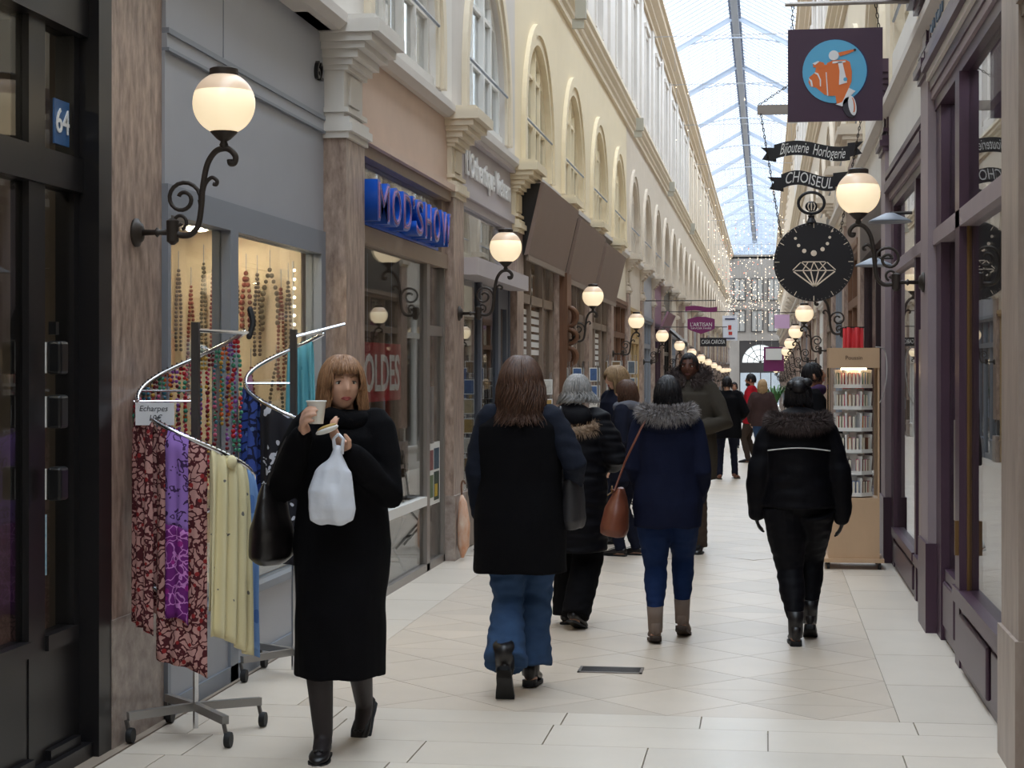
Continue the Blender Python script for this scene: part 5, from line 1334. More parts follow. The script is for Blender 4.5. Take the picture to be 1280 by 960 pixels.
MB().tube(smooth_path([(-2.51, 14.48, .54), (-2.515, 14.49, .62), (-2.50, 14.49, .66), (-2.48, 14.49, .63)]), .008, 6).build('handle', M_wood, t, True)
# carved dark wood ornament under the third lamp
t = thing('carved_bracket', 'carved dark brown wooden scroll ornament under a globe lamp', 'carving', (XPF, LP[8], 0))
yb_ = LP[8]; zb_ = zf(yb_)
cb = MB(); cb.box(XPF, XPF + .1, yb_ - .24, yb_ + .24, .5 + zb_, 2.9 + zb_)
cb.build('panel', M_wood, t)
for zc, r in ((2.35, .12), (2.1, .09), (1.85, .11)):
    MB().tube([(XPF + .1 + .12 * math.sin(k / 20 * 9) * (1 - k / 30), yb_ - .1 + .01 * k, zb_ + zc + r * math.cos(k / 20 * 9)) for k in range(21)], .03, 7).build('scroll', M_wood, t, True)
# round grey signs on the second plum bay (undersides of dish lamps)
for k, (y, z) in enumerate(((12.4, 2.62), (14.2, 2.42))):
    t = thing('dish_lamp', 'grey dish lamp projecting from the narrow plum shopfront', 'lamp', (XR, y, z), 0, 'grey dish lamps'); MB().lathe([(0, .05), (.03, .05), (.14, 0), (.15, -.015), (.13, -.01), (0, .02)], (XR - .2, y, z), 20).build('dish', M_greyd, t, True); MB().tube([(XR - .2, y, z + .05), (XR - .05, y, z + .05)], .012, 6).build('arm', M_iron, t)
# potted palms far down the passage
random.seed(4)
for k, (x, y) in enumerate(((.35, 62.0), (.25, 70.0))):
    t = thing('potted_palm', ['leafy green potted palm standing far down the passage', 'taller green potted palm behind the first one'][k], 'plant', (x, y, zf(y)))
    MB().lathe([(0, 0), (.2, 0), (.26, .45), (.23, .45), (0, .42)], (x, y, zf(y)), 16).build('pot', M_greyd, t)
    lf = MB()
    for j in range(26):
        a = random.uniform(0, 6.28); L = random.uniform(.6, 1.0); p0 = Vector((x, y, zf(y) + 1.0))
        for s in range(6):
            u0, u1 = s / 6, (s + 1) / 6
            q = lambda u: p0 + Vector((math.cos(a) * L * u * .8, math.sin(a) * L * u * .8, .75 * math.sin(u * 2.2) * L))
            w = Vector((-math.sin(a), math.cos(a), 0)) * .05 * (1 - u0)
            lf.add([q(u0) - w, q(u0) + w, q(u1) + w * .8, q(u1) - w * .8], [(0, 1, 2, 3)])
    o = lf.build('fronds', mat('palm_leaf', rgb(64, 120, 56), .5, var=.3, scale=5), t); o['kind'] = 'stuff'
    MB().tube([(x, y, zf(y) + .4), (x, y, zf(y) + 1.02)], .04, 8).build('trunk', M_wood, t)

# ------------------------------------------------------------ strings of fairy lights
random.seed(13)
M_thread = mat('light_thread', rgb(150, 150, 150), .6)
M_fairy = emat('fairy_warm', (1.0, .82, .60, 1), 2.6); M_fairyc = emat('fairy_red', (1.0, .34, .22, 1), 1.4)
th = MB(); fb_ = MB(); fr_ = MB()
def curtain(y, ztop, zlo, zhi, step, size, dens, red=.12, x0=-2.4, x1=.85):
    x = x0
    while x < x1:
        L = random.uniform(zlo, zhi); th.bar((x, y, ztop), (x, y, ztop - L), .004 + size * .22)
        n = int(L * dens)
        for k in range(n):
            z = ztop - L * random.random(); p = Vector((x + random.uniform(-.01, .01), y, z)); s = size * random.uniform(.6, 1.3)
            (fr_ if random.random() < red else fb_).add([p + Vector(d) * s for d in ((1, 0, 0), (0, 1, 0), (-1, 0, 0), (0, -1, 0), (0, 0, 1), (0, 0, -1))], [(0, 1, 4), (1, 2, 4), (2, 3, 4), (3, 0, 4), (1, 0, 5), (2, 1, 5), (3, 2, 5), (0, 3, 5)])
        x += step
    th.bar((XLW, y, ztop), (XRW, y, ztop), .015)
for y in (41, 48, 56): curtain(y, 9.3, .4, 2.2, .32, .016, 1.3, 0.0)
for y in (66, 75): curtain(y, 9.2, .6, 3.0, .30, .022, 1.6, .05)
for y, zt in ((84, 8.6), (92, 8.0), (100, 7.4), (108, 7.0), (116, 6.4)): curtain(y, zt, 1.6, 3.6, .20, .028, 2.6, .16)
for o_, nm, m in ((th, 'light_string_threads', M_thread), (fb_, 'fairy_lights', M_fairy), (fr_, 'red_fairy_lights', M_fairyc)):
    o = o_.build(nm, m); tag(o, {'light_string_threads': 'thin threads of the light curtains hung across the far passage', 'fairy_lights': 'tiny warm white bulbs of the hanging light curtains', 'red_fairy_lights': 'tiny red and amber bulbs of the hanging light curtains'}[nm], 'fairy lights', kind='stuff')
# ------------------------------------------------------------ people (built 1.65 m tall, facing +y, right hand at +x, then scaled)
def fabric(name, c, rough=.9, bump=.25, bscale=240, var=.25, sheen=.0): return mat(name, rgb(*c), rough, var=var, scale=9, bump=bump, bscale=bscale, sheen=sheen, spec=.12)
def skin(name, c): return mat(name, rgb(*c), .5, var=.10, scale=14, spec=.35)
def hairmat(name, c, c2): return mat(name, rgb(*c), .45, var=.6, scale=30, col2=rgb(*c2), stretch=(4, 4, .5), spec=.4)
S_light = skin('skin_light', (226, 178, 152)); S_warm = skin('skin_warm', (206, 152, 124)); S_dark = skin('skin_dark', (92, 58, 46))
M_lip = mat('lip', rgb(176, 92, 88), .4); M_lipd = mat('lip_dark', rgb(112, 62, 58), .4); M_eyew = mat('eye_white', rgb(226, 220, 214), .2); M_iris = mat('eye_iris', rgb(50, 36, 28), .15)

def voxel(mb, vox, m, name, parent, smooth=3, wr=0.0, wf=9.0, ws=(1, 1, 1)):
    me = mb.mesh(name, None); fix_normals(me)
    ob = bpy.data.objects.new('tmp', me)
    md = ob.modifiers.new('r', 'REMESH'); md.mode = 'VOXEL'; md.voxel_size = vox; md.use_smooth_shade = True
    if smooth: sm = ob.modifiers.new('s', 'SMOOTH'); sm.factor = .5; sm.iterations = smooth
    out = evaluate(ob)
    bpy.data.objects.remove(ob); bpy.data.meshes.remove(me)
    out.name = name; out.materials.clear(); out.materials.append(m)
    if wr:
        N = len(out.vertices); co = np.empty(N * 3, dtype=np.float32); no = np.empty(N * 3, dtype=np.float32)
        out.vertices.foreach_get('co', co); out.vertex_normals.foreach_get('vector', no); co = co.reshape(-1, 3); no = no.reshape(-1, 3); sx = parent.location.x * 7
        q = co * np.array([wf * ws[0], wf * ws[1], wf * ws[2]], dtype=np.float32)
        nz_ = np.array([mnoise.noise((float(a) + sx, float(b), float(c))) for a, b, c in q], dtype=np.float32)
        out.vertices.foreach_set('co', (co + no * (wr * nz_)[:, None]).ravel()); out.update()
    out.polygons.foreach_set('use_smooth', [True] * len(out.polygons))
    return link(name, out, parent)

def head_pt(d):
    x, y, z = d
    X, Y, Z = .074 * x, .094 * y, .114 * z
    if z < 0:
        X *= 1 - .30 * (-z) ** 1.5
        if y < 0: Y *= 1 - .42 * (-z) ** 1.2
    if y > 0:
        g = lambda a, b, s1, s2: math.exp(-((X - a) / s1) ** 2 - ((Z - b) / s2) ** 2)
        f = min(1, y * 2.2)
        nz = 0.0
        if -.042 < Z < .03:
            prof = (.03 - Z) / .056 if Z > -.026 else max(0, (Z + .042) / .016)
            nz = .031 * prof * math.exp(-(X / .012) ** 2)
        Y += f * (nz + .004 * (g(.026, .028, .024, .010) + g(-.026, .028, .024, .010)) - .009 * (g(.031, .008, .014, .012) + g(-.031, .008, .014, .012))
                  + .004 * (g(.043, -.02, .018, .02) + g(-.043, -.02, .018, .02)) + .0055 * g(0, -.058, .022, .010) + .008 * g(0, -.094, .022, .016) - .004 * g(0, -.075, .03, .007))
    return Vector((X, Y, Z))
def head_piece(mb, M, nu=44, nv=30):
    vs = [M @ head_pt((0, 0, -1))]; fs = []
    for i in range(1, nv):
        t = -PI / 2 + PI * i / nv
        for k in range(nu):
            a = 2 * PI * k / nu; vs.append(M @ head_pt((math.cos(t) * math.cos(a), math.cos(t) * math.sin(a), math.sin(t))))
    vs.append(M @ head_pt((0, 0, 1)))
    for k in range(nu): fs.append((0, 1 + (k + 1) % nu, 1 + k))
    for i in range(nv - 2):
        for k in range(nu):
            k2 = (k + 1) % nu; a = 1 + i * nu; fs.append((a + k, a + k2, a + nu + k2, a + nu + k))
    e = len(vs) - 1; a = 1 + (nv - 2) * nu
    for k in range(nu): fs.append((a + k, a + (k + 1) % nu, e))
    mb.add(vs, fs)
    for s in (-1, 1):
        mb.ball(M @ Vector((s * .074, -.006, -.004)), (.010, .018, .030), 10, 8, M.to_3x3())
def face_parts(t, M, skin_m, lip_m, brow_m, beard=None):
    R3 = M.to_3x3()
    for s in (-1, 1):
        e = MB().ball(M @ Vector((s * .031, .0735, .006)), (.0135, .009, .0068), 12, 8, R3).build('eye', M_eyew, t, True, False)
        MB().ball(M @ Vector((s * .031, .0795, .006)), (.0058, .004, .0058), 10, 6, R3).build('iris', M_iris, e, True, False)
        MB().tube([M @ Vector((s * x, y, z)) for x, y, z in ((.017, .080, .010), (.026, .085, .0135), (.036, .083, .0125), (.045, .077, .008))], [.001, .0022, .0022, .001], 5).build('eyelash', M_iris, e, True, False)
        MB().tube([M @ Vector((s * x, y, z)) for x, y, z in ((.014, .091, .027), (.028, .0905, .032), (.042, .084, .031), (.052, .075, .025))], [.002, .0036, .003, .001], 6).build('eyebrow', brow_m, t, True, False)
    MB().tube([M @ Vector(p) for p in ((-.021, .081, -.058), (-.01, .0885, -.0545), (0, .089, -.056), (.01, .0885, -.0545), (.021, .081, -.058))], [.0015, .0042, .004, .0042, .0015], 7).build('lips', lip_m, t, True, False)
    MB().tube([M @ Vector(p) for p in ((-.022, .080, -.0595), (0, .0885, -.064), (.022, .080, -.0595))], [.0015, .0052, .0015], 7).build('lips', lip_m, t, True, False)

def ik(a, b, l1, l2, pole):
    a, b = Vector(a), Vector(b); d = b - a; L = min(d.length, (l1 + l2) * .999); dn = d.normalized()
    x = (l1 * l1 - l2 * l2 + L * L) / (2 * L); h = math.sqrt(max(0, l1 * l1 - x * x))
    p = Vector(pole); p = (p - dn * p.dot(dn)).normalized()
    return a + dn * x + p * h
def hand_piece(mb, w, d, n, side, curl=.5, sc=1.0, thumb=.6, spread=.0):
    """wrist w, pointing d, palm facing n; side = +1 when the thumb lies towards n x d"""
    w = Vector(w); d = Vector(d).normalized(); n = Vector(n); n = (n - d * n.dot(d)).normalized(); u = n.cross(d).normalized() * side
    R = Matrix((u, d, n)).transposed()
    mb.ball(w + d * .045 * sc, (.041 * sc, .056 * sc, .017 * sc), 14, 10, R); mb.tube([w - d * .03, w + d * .02 * sc], [.027, .026 * sc], 10, round_cap=True)
    tips = []
    for i, (off, ln, st) in enumerate(((.029, .92, .082), (.010, 1.0, .088), (-.010, .95, .085), (-.028, .76, .076))):
        p = w + d * st * sc + u * off * sc; dir_ = (d + u * (off * spread * 12)).normalized(); ax = n; pts = [w + d * (st - .03) * sc + u * off * sc, p]; a = 0
        for L in (.040, .026, .021):
            a += curl * (1.0 if i else .9); q = (dir_ * math.cos(a) + ax * math.sin(a)); p = p + q * L * ln * sc; pts.append(p)
        mb.tube(pts, [.0105 * sc, .0098 * sc, .0090 * sc, .0084 * sc, .0070 * sc], 8, round_cap=True); tips.append(p)
    b = w + d * .022 * sc + u * .034 * sc; t1 = b + (d * .55 + u * .75 + n * thumb * .4).normalized() * .042 * sc; t2 = t1 + (d * .85 + u * .1 + n * thumb).normalized() * .030 * sc
    mb.tube([w + d * .02 * sc + u * .015, b, t1, t2], [.014 * sc, .0125 * sc, .0105 * sc, .0085 * sc], 8, round_cap=True)
    return tips
def foot_M(ankle, yaw, pitch): return Matrix.Translation(Vector(ankle)) @ Matrix.Rotation(yaw, 4, 'Z') @ Matrix.Rotation(-pitch, 4, 'X')
def ankle_z(pitch): return .082 * math.cos(pitch) + .115 * max(0, math.sin(pitch))
def shoe(t, ankle, yaw, pitch, kind, m, sole_m):
    M = foot_M(ankle, yaw, pitch); G = -.082
    up = MB()
    def xsec(y, hw, z0, z1, n=14):
        return [(hw * math.copysign(abs(math.cos(a)) ** .8, math.cos(a)), y, (z0 + z1) / 2 + (z1 - z0) / 2 * math.copysign(abs(math.sin(a)) ** .8, math.sin(a))) for a in [2 * PI * k / n for k in range(n)]]
    hh = {'flat': .012, 'boot': .03, 'sneaker': .022, 'shoe': .022, 'ankle_boot': .032}[kind]
    tops = {'flat': [.045, .052, .045, .040, .050, .045, .034, .022], 'boot': [.10, .13, .12, .10, .075, .058, .048, .030], 'ankle_boot': [.10, .13, .12, .10, .075, .058, .048, .030], 'sneaker': [.07, .09, .09, .085, .072, .06, .048, .032], 'shoe': [.065, .08, .08, .078, .066, .052, .042, .028]}[kind]
    ysx = [-.068, -.055, -.02, .02, .07, .11, .15, .178]; hws = [.018, .031, .034, .034, .040, .043, .036, .014]
    rings = [xsec(y, h, hh * (1 if y < .04 else .5), tp) for y, h, tp in zip(ysx, hws, tops)]
    vs = [M @ (Vector(p) + Vector((0, 0, G))) for r in rings for p in r]; n = 14; fs = []
    for i in range(len(rings) - 1):
        for k in range(n): fs.append((i * n + k, i * n + (k + 1) % n, (i + 1) * n + (k + 1) % n, (i + 1) * n + k))
    fs += [tuple(range(n))[::-1], tuple((len(rings) - 1) * n + k for k in range(n))]
    up.add(vs, fs)
    if kind in ('boot', 'ankle_boot'):
        hgt = .13 if kind == 'ankle_boot' else .16
        a = M @ Vector((0, -.012, 0)); b = Vector(ankle) + Vector((0, -.015 - .05 * pitch, hgt)); up.tube([M @ Vector((0, -.01, -.03)), a, a.lerp(b, .5), b], [.042, .046, .048, .052], 14)
    s_ = up.build('shoe', m, t, True, False)
    so = MB(); q = [(ysx[i], hws[i] + .003) for i in range(len(ysx))]
    poly = [(h, y) for y, h in q] + [(-h, y) for y, h in reversed(q)]
    so.prism(poly, lambda a, b, d: tuple(M @ Vector((a, b, d + G))), 0, hh * .55)
    if hh > .025: so.prism([(h, y) for y, h in q[:3]] + [(-h, y) for y, h in reversed(q[:3])], lambda a, b, d: tuple(M @ Vector((a, b, d + G))), 0, hh)
    so.build('sole', sole_m, s_, False, False)
    if kind == 'flat':
        for sx in (-1, 1): MB().ball(M @ Vector((sx * .011, .125, G + .050)), (.011, .006, .007), 8, 6).build('bow', m, s_, True, False)
    if kind in ('sneaker', 'shoe'):
        for k in range(4): MB().tube([M @ Vector((-.016, .055 + k * .018, G + .078 - k * .006)), M @ Vector((.016, .055 + k * .018, G + .078 - k * .006))], .003, 5).build('lace', sole_m, s_, False, False)
    return s_

def hair_strands(t, M, m, n, length, vol=1.10, fringe=.03, flare=.15, curl=.012, rad=.0038, side_face=38, seedv=1, cap=True, part=None):
    """cap plus hanging locks; length = distance below the head centre"""
    rnd = random.Random(seedv); mb = MB()
    def surf(phi, th, s):
        d = Vector((math.sin(th) * math.sin(phi), math.sin(th) * math.cos(phi), math.cos(th)))
        p = head_pt((d.x, min(d.y, .98), d.z)); p = Vector((.074 * d.x, .094 * d.y, .114 * d.z)) if d.z > -.1 else p
        return p * s
    for _ in range(n):
        phi = rnd.uniform(-PI, PI); s1 = rnd.uniform(vol * .93, vol * 1.04); t0 = rnd.uniform(.05, .9)
        off = rnd.uniform(-.15, .15); front = abs(phi) < math.radians(side_face)
        pts = []; th = t0; ph = phi
        lim = 1.62
        while th < lim:
            p = surf(ph, th, 1.05 + (s1 - 1.05) * min(1, th / 1.5))
            if front and p.z < fringe + rnd.uniform(-.004, .004): break
            pts.append(p); th += .13; ph += off * .08
        if not front and length > .02 and pts:
            p = pts[-1].copy(); out = Vector((math.sin(ph), math.cos(ph), 0)); zend = -length * rnd.uniform(.82, 1.04); k = 0; wv = rnd.uniform(0, 6)
            while p.z > zend and k < 40:
                fl = flare * max(0, (-p.z) / length) ** 1.5
                p = p + Vector((0, 0, -.022)) + out * .022 * (fl - .10) + Vector((math.sin(wv + k * .9), math.cos(wv * 1.3 + k * .8), 0)) * curl * .35
                if abs(ph) < 1.25: p.y = min(p.y, .055)
                pts.append(p.copy()); k += 1
        if len(pts) < 3: continue
        L = len(pts); rs = [rad * (1 - .75 * (i / (L - 1)) ** 3) for i in range(L)]
        mb.tube([M @ p for p in pts], rs, 4)
    o = mb.build('hair', m, t, True, False)
    if cap:
        cb = MB(); nu, nv = 36, 18; vs = []; fs = []
        for i in range(nv + 1):
            for k in range(nu):
                vs.append(M @ surf(2 * PI * k / nu - PI, 1.95 * i / nv + .001, 1.045))
        for i in range(nv):
            for k in range(nu):
                k2 = (k + 1) % nu; ph = 2 * PI * (k + .5) / nu - PI; th = 1.95 * (i + .5) / nv
                z = .114 * math.cos(th)
                lim = fringe + .018 if abs(ph) < math.radians(side_face) else (.045 if abs(ph) < math.radians(62) else -.02 if abs(ph) < math.radians(100) else -.05)
                if z < lim: continue
                fs.append((i * nu + k, i * nu + k2, (i + 1) * nu + k2, (i + 1) * nu + k))
        c = cb.add(vs, fs).build('hair_cap', m, t, True, False)
    return o
def fur(t, path, outs, m, n, length, name='fur_trim', core=.03, seedv=2):
    rnd = random.Random(seedv); mb = MB(); path = [Vector(p) for p in path]; outs = [Vector(o).normalized() for o in outs]
    for _ in range(n):
        u = rnd.random() * (len(path) - 1); i = min(int(u), len(path) - 2); f = u - i
        p = path[i].lerp(path[i + 1], f); o = outs[i].lerp(outs[i + 1], f).normalized(); tg = (path[i + 1] - path[i]).normalized(); w = o.cross(tg).normalized()
        a = rnd.uniform(-2.0, 2.0); d = (o * math.cos(a) + w * math.sin(a) + tg * rnd.uniform(-.35, .35)).normalized(); L = length * rnd.uniform(.5, 1.15)
        s = (tg * rnd.uniform(-1, 1) + w * rnd.uniform(-1, 1)).normalized() * .0022; q = p + d * core * .8
        r = q + d * L * .6 + Vector((0, 0, -.004)); e = q + d * L + Vector((0, 0, -.014))
        mb.add([q - s, q + s, r + s * .8, r - s * .8, e], [(0, 1, 2, 3), (3, 2, 4)])
    o = mb.build(name, m, t, False, False); o['kind'] = 'stuff'
    MB().tube(path, core, 8).build('fur_roll', m, t, True, False)
    return o

def person(label, loc, yaw, H, c):
    t = thing('person', label, 'person', (loc[0], loc[1], zf(loc[1])), yaw); k = H / 1.65; t.scale = (k, k, k)
    vx = c.get('vox', .010); g = c.get
    lean = g('lean', 0.0)
    HX = .088; hipz = .85
    feet = g('feet', [((-.08, .16), 0, .0), ((.08, -.16), 0, .45)])        # left, right: (x, y), yaw, pitch
    hips = [Vector((-HX, 0, hipz)), Vector((HX, 0, hipz))]; legs = []
    for i, ((fx, fy), fyaw, fp) in enumerate(feet):
        a = Vector((fx, fy, ankle_z(fp) + (feet[i][3] if len(feet[i]) > 3 else 0))) if False else Vector((fx, fy, ankle_z(fp)))
        kn = ik(hips[i], a, .408, .395, (0, 1, .1)); legs.append((hips[i], kn, a, fyaw, fp))
    sh = [Vector((-.165, lean * .45, 1.345)), Vector((.165, lean * .45, 1.345))]
    arms = g('arms', [((-.25, -.04, 1.08), (-.23, .08, .86)), ((.25, -.04, 1.08), (.23, .08, .86))])
    hc = Vector((0, .015 + lean * .5, 1.532)); Mh = Matrix.Translation(hc) @ Matrix.Rotation(g('head_yaw', 0), 4, 'Z') @ Matrix.Rotation(-g('head_pitch', 0), 4, 'X') @ Matrix.Rotation(g('head_roll', 0), 4, 'Y')
    # body
    b = MB()
    b.loft([((0, 0, .80), .12, .085), ((0, 0, .88), .145, .10), ((0, 0, 1.0), .12, .085), ((0, lean * .3, 1.2), .135, .095), ((0, lean * .42, 1.32), .14, .08), ((0, lean * .45, 1.38), .08, .055)], 20)
    b.tube([(0, lean * .4, 1.34), (0, lean * .45, 1.40), tuple(hc + Vector((0, -.015, -.06)))], [.06, .05, .047], 14, round_cap=True)
    head_piece(b, Mh, 44 if vx < .008 else 32, 30 if vx < .008 else 22)
    for i in (0, 1):
        e, w = Vector(arms[i][0]), Vector(arms[i][1]); b.tube([sh[i], sh[i].lerp(e, .5), e, e.lerp(w, .35), w], [.048, .043, .037, .036, .025], 12, round_cap=True)
        d = Vector(g('hand_dir', {}).get(i, tuple((w - e).normalized() + Vector((0, .1, -.15))))); nrm = Vector(g('hand_norm', {}).get(i, (1 if i == 0 else -1, 0, 0)))
        gl_ = MB() if g('glove') else b
        hand_piece(gl_, w, d, nrm, g('thumb_side', {}).get(i, 1 if i == 0 else -1) , g('curl', {}).get(i, .32), .98, g('thumb', {}).get(i, .5))
        if g('glove'): voxel(gl_, .007, g('glove'), 'glove', t, 1)
        h, kn, a, fyaw, fp = legs[i]
        b.tube([h, h.lerp(kn, .4), kn, kn.lerp(a, .3), a], g('body_leg', [.075, .064, .042, .042, .028]), 14, round_cap=True)
        MM = foot_M(a, fyaw, fp); b.tube([MM @ Vector((0, -.04, -.045)), MM @ Vector((0, .04, -.045)), MM @ Vector((0, .12, -.058))], [.026, .030, .020], 10, round_cap=True)
    voxel(b, vx, c['skin'], 'body', t, 2)
    if g('face', True): face_parts(t, Mh, c['skin'], g('lip', M_lip), c['hair_m'])
    # legwear
    lw = MB(); tr = g('trouser', [.100, .088, .064, .062, .052]); over = g('leg_over', .0)
    lw.loft([((0, 0, .80), .12, .105), ((0, -.005, .87), g('hipw', .165), g('hipd', .13)), ((0, 0, .95), .15, .115), ((0, 0, 1.02), .13, .10)], 20)
    for i in (0, 1):
        h, kn, a, fyaw, fp = legs[i]; an = a + Vector((0, -.012, g('cuff', -.03)))
        lw.tube([h, h.lerp(kn, .45), kn, kn.lerp(an, .4), an], tr, 16)
        if g('leg_name') == 'tights': MM = foot_M(a, fyaw, fp); lw.tube([an, MM @ Vector((0, -.01, -.02)), MM @ Vector((0, .05, -.040)), MM @ Vector((0, .12, -.056))], [.036, .040, .036, .026], 12, round_cap=True)
    voxel(lw, max(vx, .009), c['leg_m'], g('leg_name', 'trousers'), t, 3, g('leg_wr', .006), 14, (1, 1, 2.2))
    for i in (0, 1): shoe(t, legs[i][2], legs[i][3], legs[i][4], g('shoe', 'shoe'), c['shoe_m'], g('sole_m', M_rub))
    # coat
    ct = MB(); hem = g('hem', .62); hw, hd = g('hem_r', (.215, .165)); ww, wd = g('waist_r', (.185, .145)); bw, bd = g('chest_r', (.205, .145)); L5 = lean
    hcy = g('hem_cy', 0); rings = [((0, hcy, hem), hw, hd), ((0, hcy, hem + .03), hw, hd), ((0, hcy, (hem + .86) / 2), hw, hd)] if hem < .5 else [((0, 0, hem), hw, hd), ((0, 0, hem + .03), hw, hd)]
    if hem < .8: rings.append(((0, -.005, .86), g('seat_r', (max(ww, hw * .97), max(wd, hd * .97)))[0], g('seat_r', (0, max(wd, hd * .95)))[1]))
    rings += [((0, L5 * .15, 1.04), ww, wd), ((0, L5 * .33, 1.22), bw, bd), ((0, L5 * .42, 1.31), bw * .97, bd * .92), ((0, L5 * .45, 1.365), .155, .10), ((0, L5 * .46, 1.41), .085, .075), ((0, L5 * .46, 1.43), .07, .065)]
    ct.loft(rings, 26)
    sl = g('sleeve', [.078, .068, .060, .056, .050]); slm = MB() if 'sleeve_m' in c else ct
    for i in (0, 1):
        e, w = Vector(arms[i][0]), Vector(arms[i][1]); we = e.lerp(w, g('sleeve_end', .96))
        slm.tube([sh[i] + Vector((.02 if i == 0 else -.02, 0, .005)), sh[i].lerp(e, .45), e, e.lerp(we, .5), we], sl, 16, round_cap=True)
    for (p, r) in g('coat_extra', []): ct.ball(p, r, 18, 12)
    for pts, rs in g('coat_tubes', []): ct.tube(pts, rs, 14, round_cap=True)
    co = voxel(ct, max(vx, .009), c['coat_m'], g('coat_name', 'coat'), t, g('coat_smooth', 5), g('coat_wr', .010), g('coat_wf', 7), g('coat_ws', (1.2, 1.2, .8)))
    if 'sleeve_m' in c: voxel(slm, max(vx, .009), c['sleeve_m'], 'sleeves', t, 4, .008, 12, (1, 1, 2))
    if 'collar' in c:
        cr, cz, ch, cm = c['collar']
        cl = MB(); cl.tube([(cr * math.cos(a), L5 * .45 + .01 + cr * .85 * math.sin(a), cz + .012 * math.sin(a * 2)) for a in [2 * PI * j / 26 for j in range(26)]], ch, 12, closed=True)
        voxel(cl, .009, cm, g('collar_name', 'collar'), t, 2, .008, 16)
    if g('hood'):                                                 # hood lying on the back
        hm = c['coat_m'] if g('hood') is True else g('hood'); hd_ = MB()
        hd_.ball((0, -.10 + L5 * .45, 1.36), (.15, .075, .10), 18, 12); hd_.ball((0, -.07 + L5 * .45, 1.40), (.13, .08, .07), 18, 12)
        voxel(hd_, .010, hm, 'hood', t, 4, .008, 10)
    if 'fur' in c:
        fm, fn, fl, rx_, ry_, fz, cyy = c['fur']
        a0, a1 = g('fur_arc', (-PI * .08 - PI, PI * .08))
        pth = [(rx_ * math.cos(a), cyy + L5 * .45 + ry_ * math.sin(a), fz + g('fur_tilt', .05) * math.sin(a)) for a in [a0 + (a1 - a0) * j / 24 for j in range(25)]]
        fur(t, pth, [(p[0], p[1] - cyy, .5 * .12) for p in pth], fm, fn, fl, core=g('fur_core', .03))
    if g('hair'): hair_strands(t, Mh, c['hair_m'], **g('hair'))
    if g('bun'): 
        for p, r in g('bun'): MB().ball(Mh @ Vector(p), r, 12, 8).build('hair_bun', c['hair_m'], t, True, False)
    t['_h'] = 0; del t['_h']
    return t, Mh
def wpt(t, p):
    """local point of a person in world space"""
    k = t.scale[0]; a = t.rotation_euler[2]; q = Vector(p) * k
    return Vector((t.location.x + q.x * math.cos(a) - q.y * math.sin(a), t.location.y + q.x * math.sin(a) + q.y * math.cos(a), t.location.z + q.z))

F_black = fabric('wool_black', (14, 13, 16)); F_black2 = fabric('nylon_black', (13, 12, 17), .6, .12, 120, .2, .0); F_navy = fabric('cotton_navy', (22, 27, 50), .8); F_denim = fabric('denim_blue', (60, 84, 118), .85, .3, 300, .35); F_skinny = fabric('denim_dark', (26, 44, 82), .8, .3, 300, .3)
F_tights = mat('black_tights', rgb(36, 27, 28), .6); F_olive = fabric('olive_cloth', (66, 60, 52), .75); F_brownp = fabric('brown_trouser', (70, 58, 50)); F_navycoat = fabric('coat_navy', (28, 30, 44)); F_sleeve = fabric('navy_quilt', (30, 34, 46), .8)
L_black = mat('leather_black', rgb(26, 22, 22), .35); L_brown = mat('leather_brown', rgb(120, 66, 46), .4, var=.25, scale=8); L_taupe = mat('suede_taupe', rgb(112, 96, 86), .9); L_brshoe = mat('leather_tan', rgb(104, 62, 44), .4); L_white = mat('sneaker_white', rgb(226, 224, 222), .5)
H_auburn = hairmat('hair_auburn', (178, 134, 96), (104, 70, 48)); H_brown = hairmat('hair_brown', (104, 72, 54), (48, 32, 26)); H_grey = hairmat('hair_grey', (170, 166, 162), (96, 92, 90)); H_black = hairmat('hair_black', (34, 28, 30), (16, 13, 15)); H_blond = hairmat('hair_blond', (206, 174, 130), (140, 106, 72)); H_dkblond = hairmat('hair_darkblond', (176, 146, 108), (112, 86, 62))
FUR_g = mat('fur_grey', rgb(176, 170, 168), .9, var=.5, scale=40, col2=rgb(96, 88, 88)); FUR_b = mat('fur_brown', rgb(96, 80, 76), .9, var=.5, scale=40, col2=rgb(44, 36, 36)); FUR_t = mat('fur_tan', rgb(176, 150, 124), .9, var=.5, scale=40, col2=rgb(96, 76, 62))

# 1 woman with cup
p1, M1 = person('woman in a long black coat and scarf sipping from a paper cup', (-1.76, 7.22), PI, 1.65, dict(
    vox=.0058, skin=S_light, hair_m=H_auburn, leg_m=F_tights, leg_name='tights', trouser=[.088, .076, .056, .056, .040], leg_wr=0, cuff=.0, shoe='flat', shoe_m=L_black, coat_m=F_black,
    feet=[((-.02, -.30), -.1, .75), ((.045, .16), .12, .0)], hem=.32, hem_cy=.035, hem_r=(.190, .215), waist_r=(.19, .155), chest_r=(.20, .15), seat_r=(.205, .185),
    arms=[((-.205, .08, 1.08), (-.085, .245, 1.268)), ((.235, .085, 1.10), (.095, .262, 1.345))], sleeve=[.082, .076, .070, .060, .048], sleeve_end=.92,
    hand_dir={0: (.55, .40, .62), 1: (-.12, .74, .55)}, hand_norm={0: (-.2, -.35, .9), 1: (-.95, -.12, .0)}, curl={0: .55, 1: .50}, thumb_side={0: 1, 1: -1}, thumb={0: .1, 1: .9},
    head_yaw=.48, head_pitch=.0, collar=(.095, 1.385, .046, F_black), collar_name='scarf', hair=dict(n=760, length=.135, vol=1.30, fringe=.040, flare=.75, curl=.014, seedv=3, side_face=46), coat_wr=.012))
for z in (1.12, .98): MB().ball((.03, .158, z), (.014, .006, .014), 10, 6).build('button', L_black, p1, True, False)
cupc = wpt(p1, (.032, .312, 1.375))
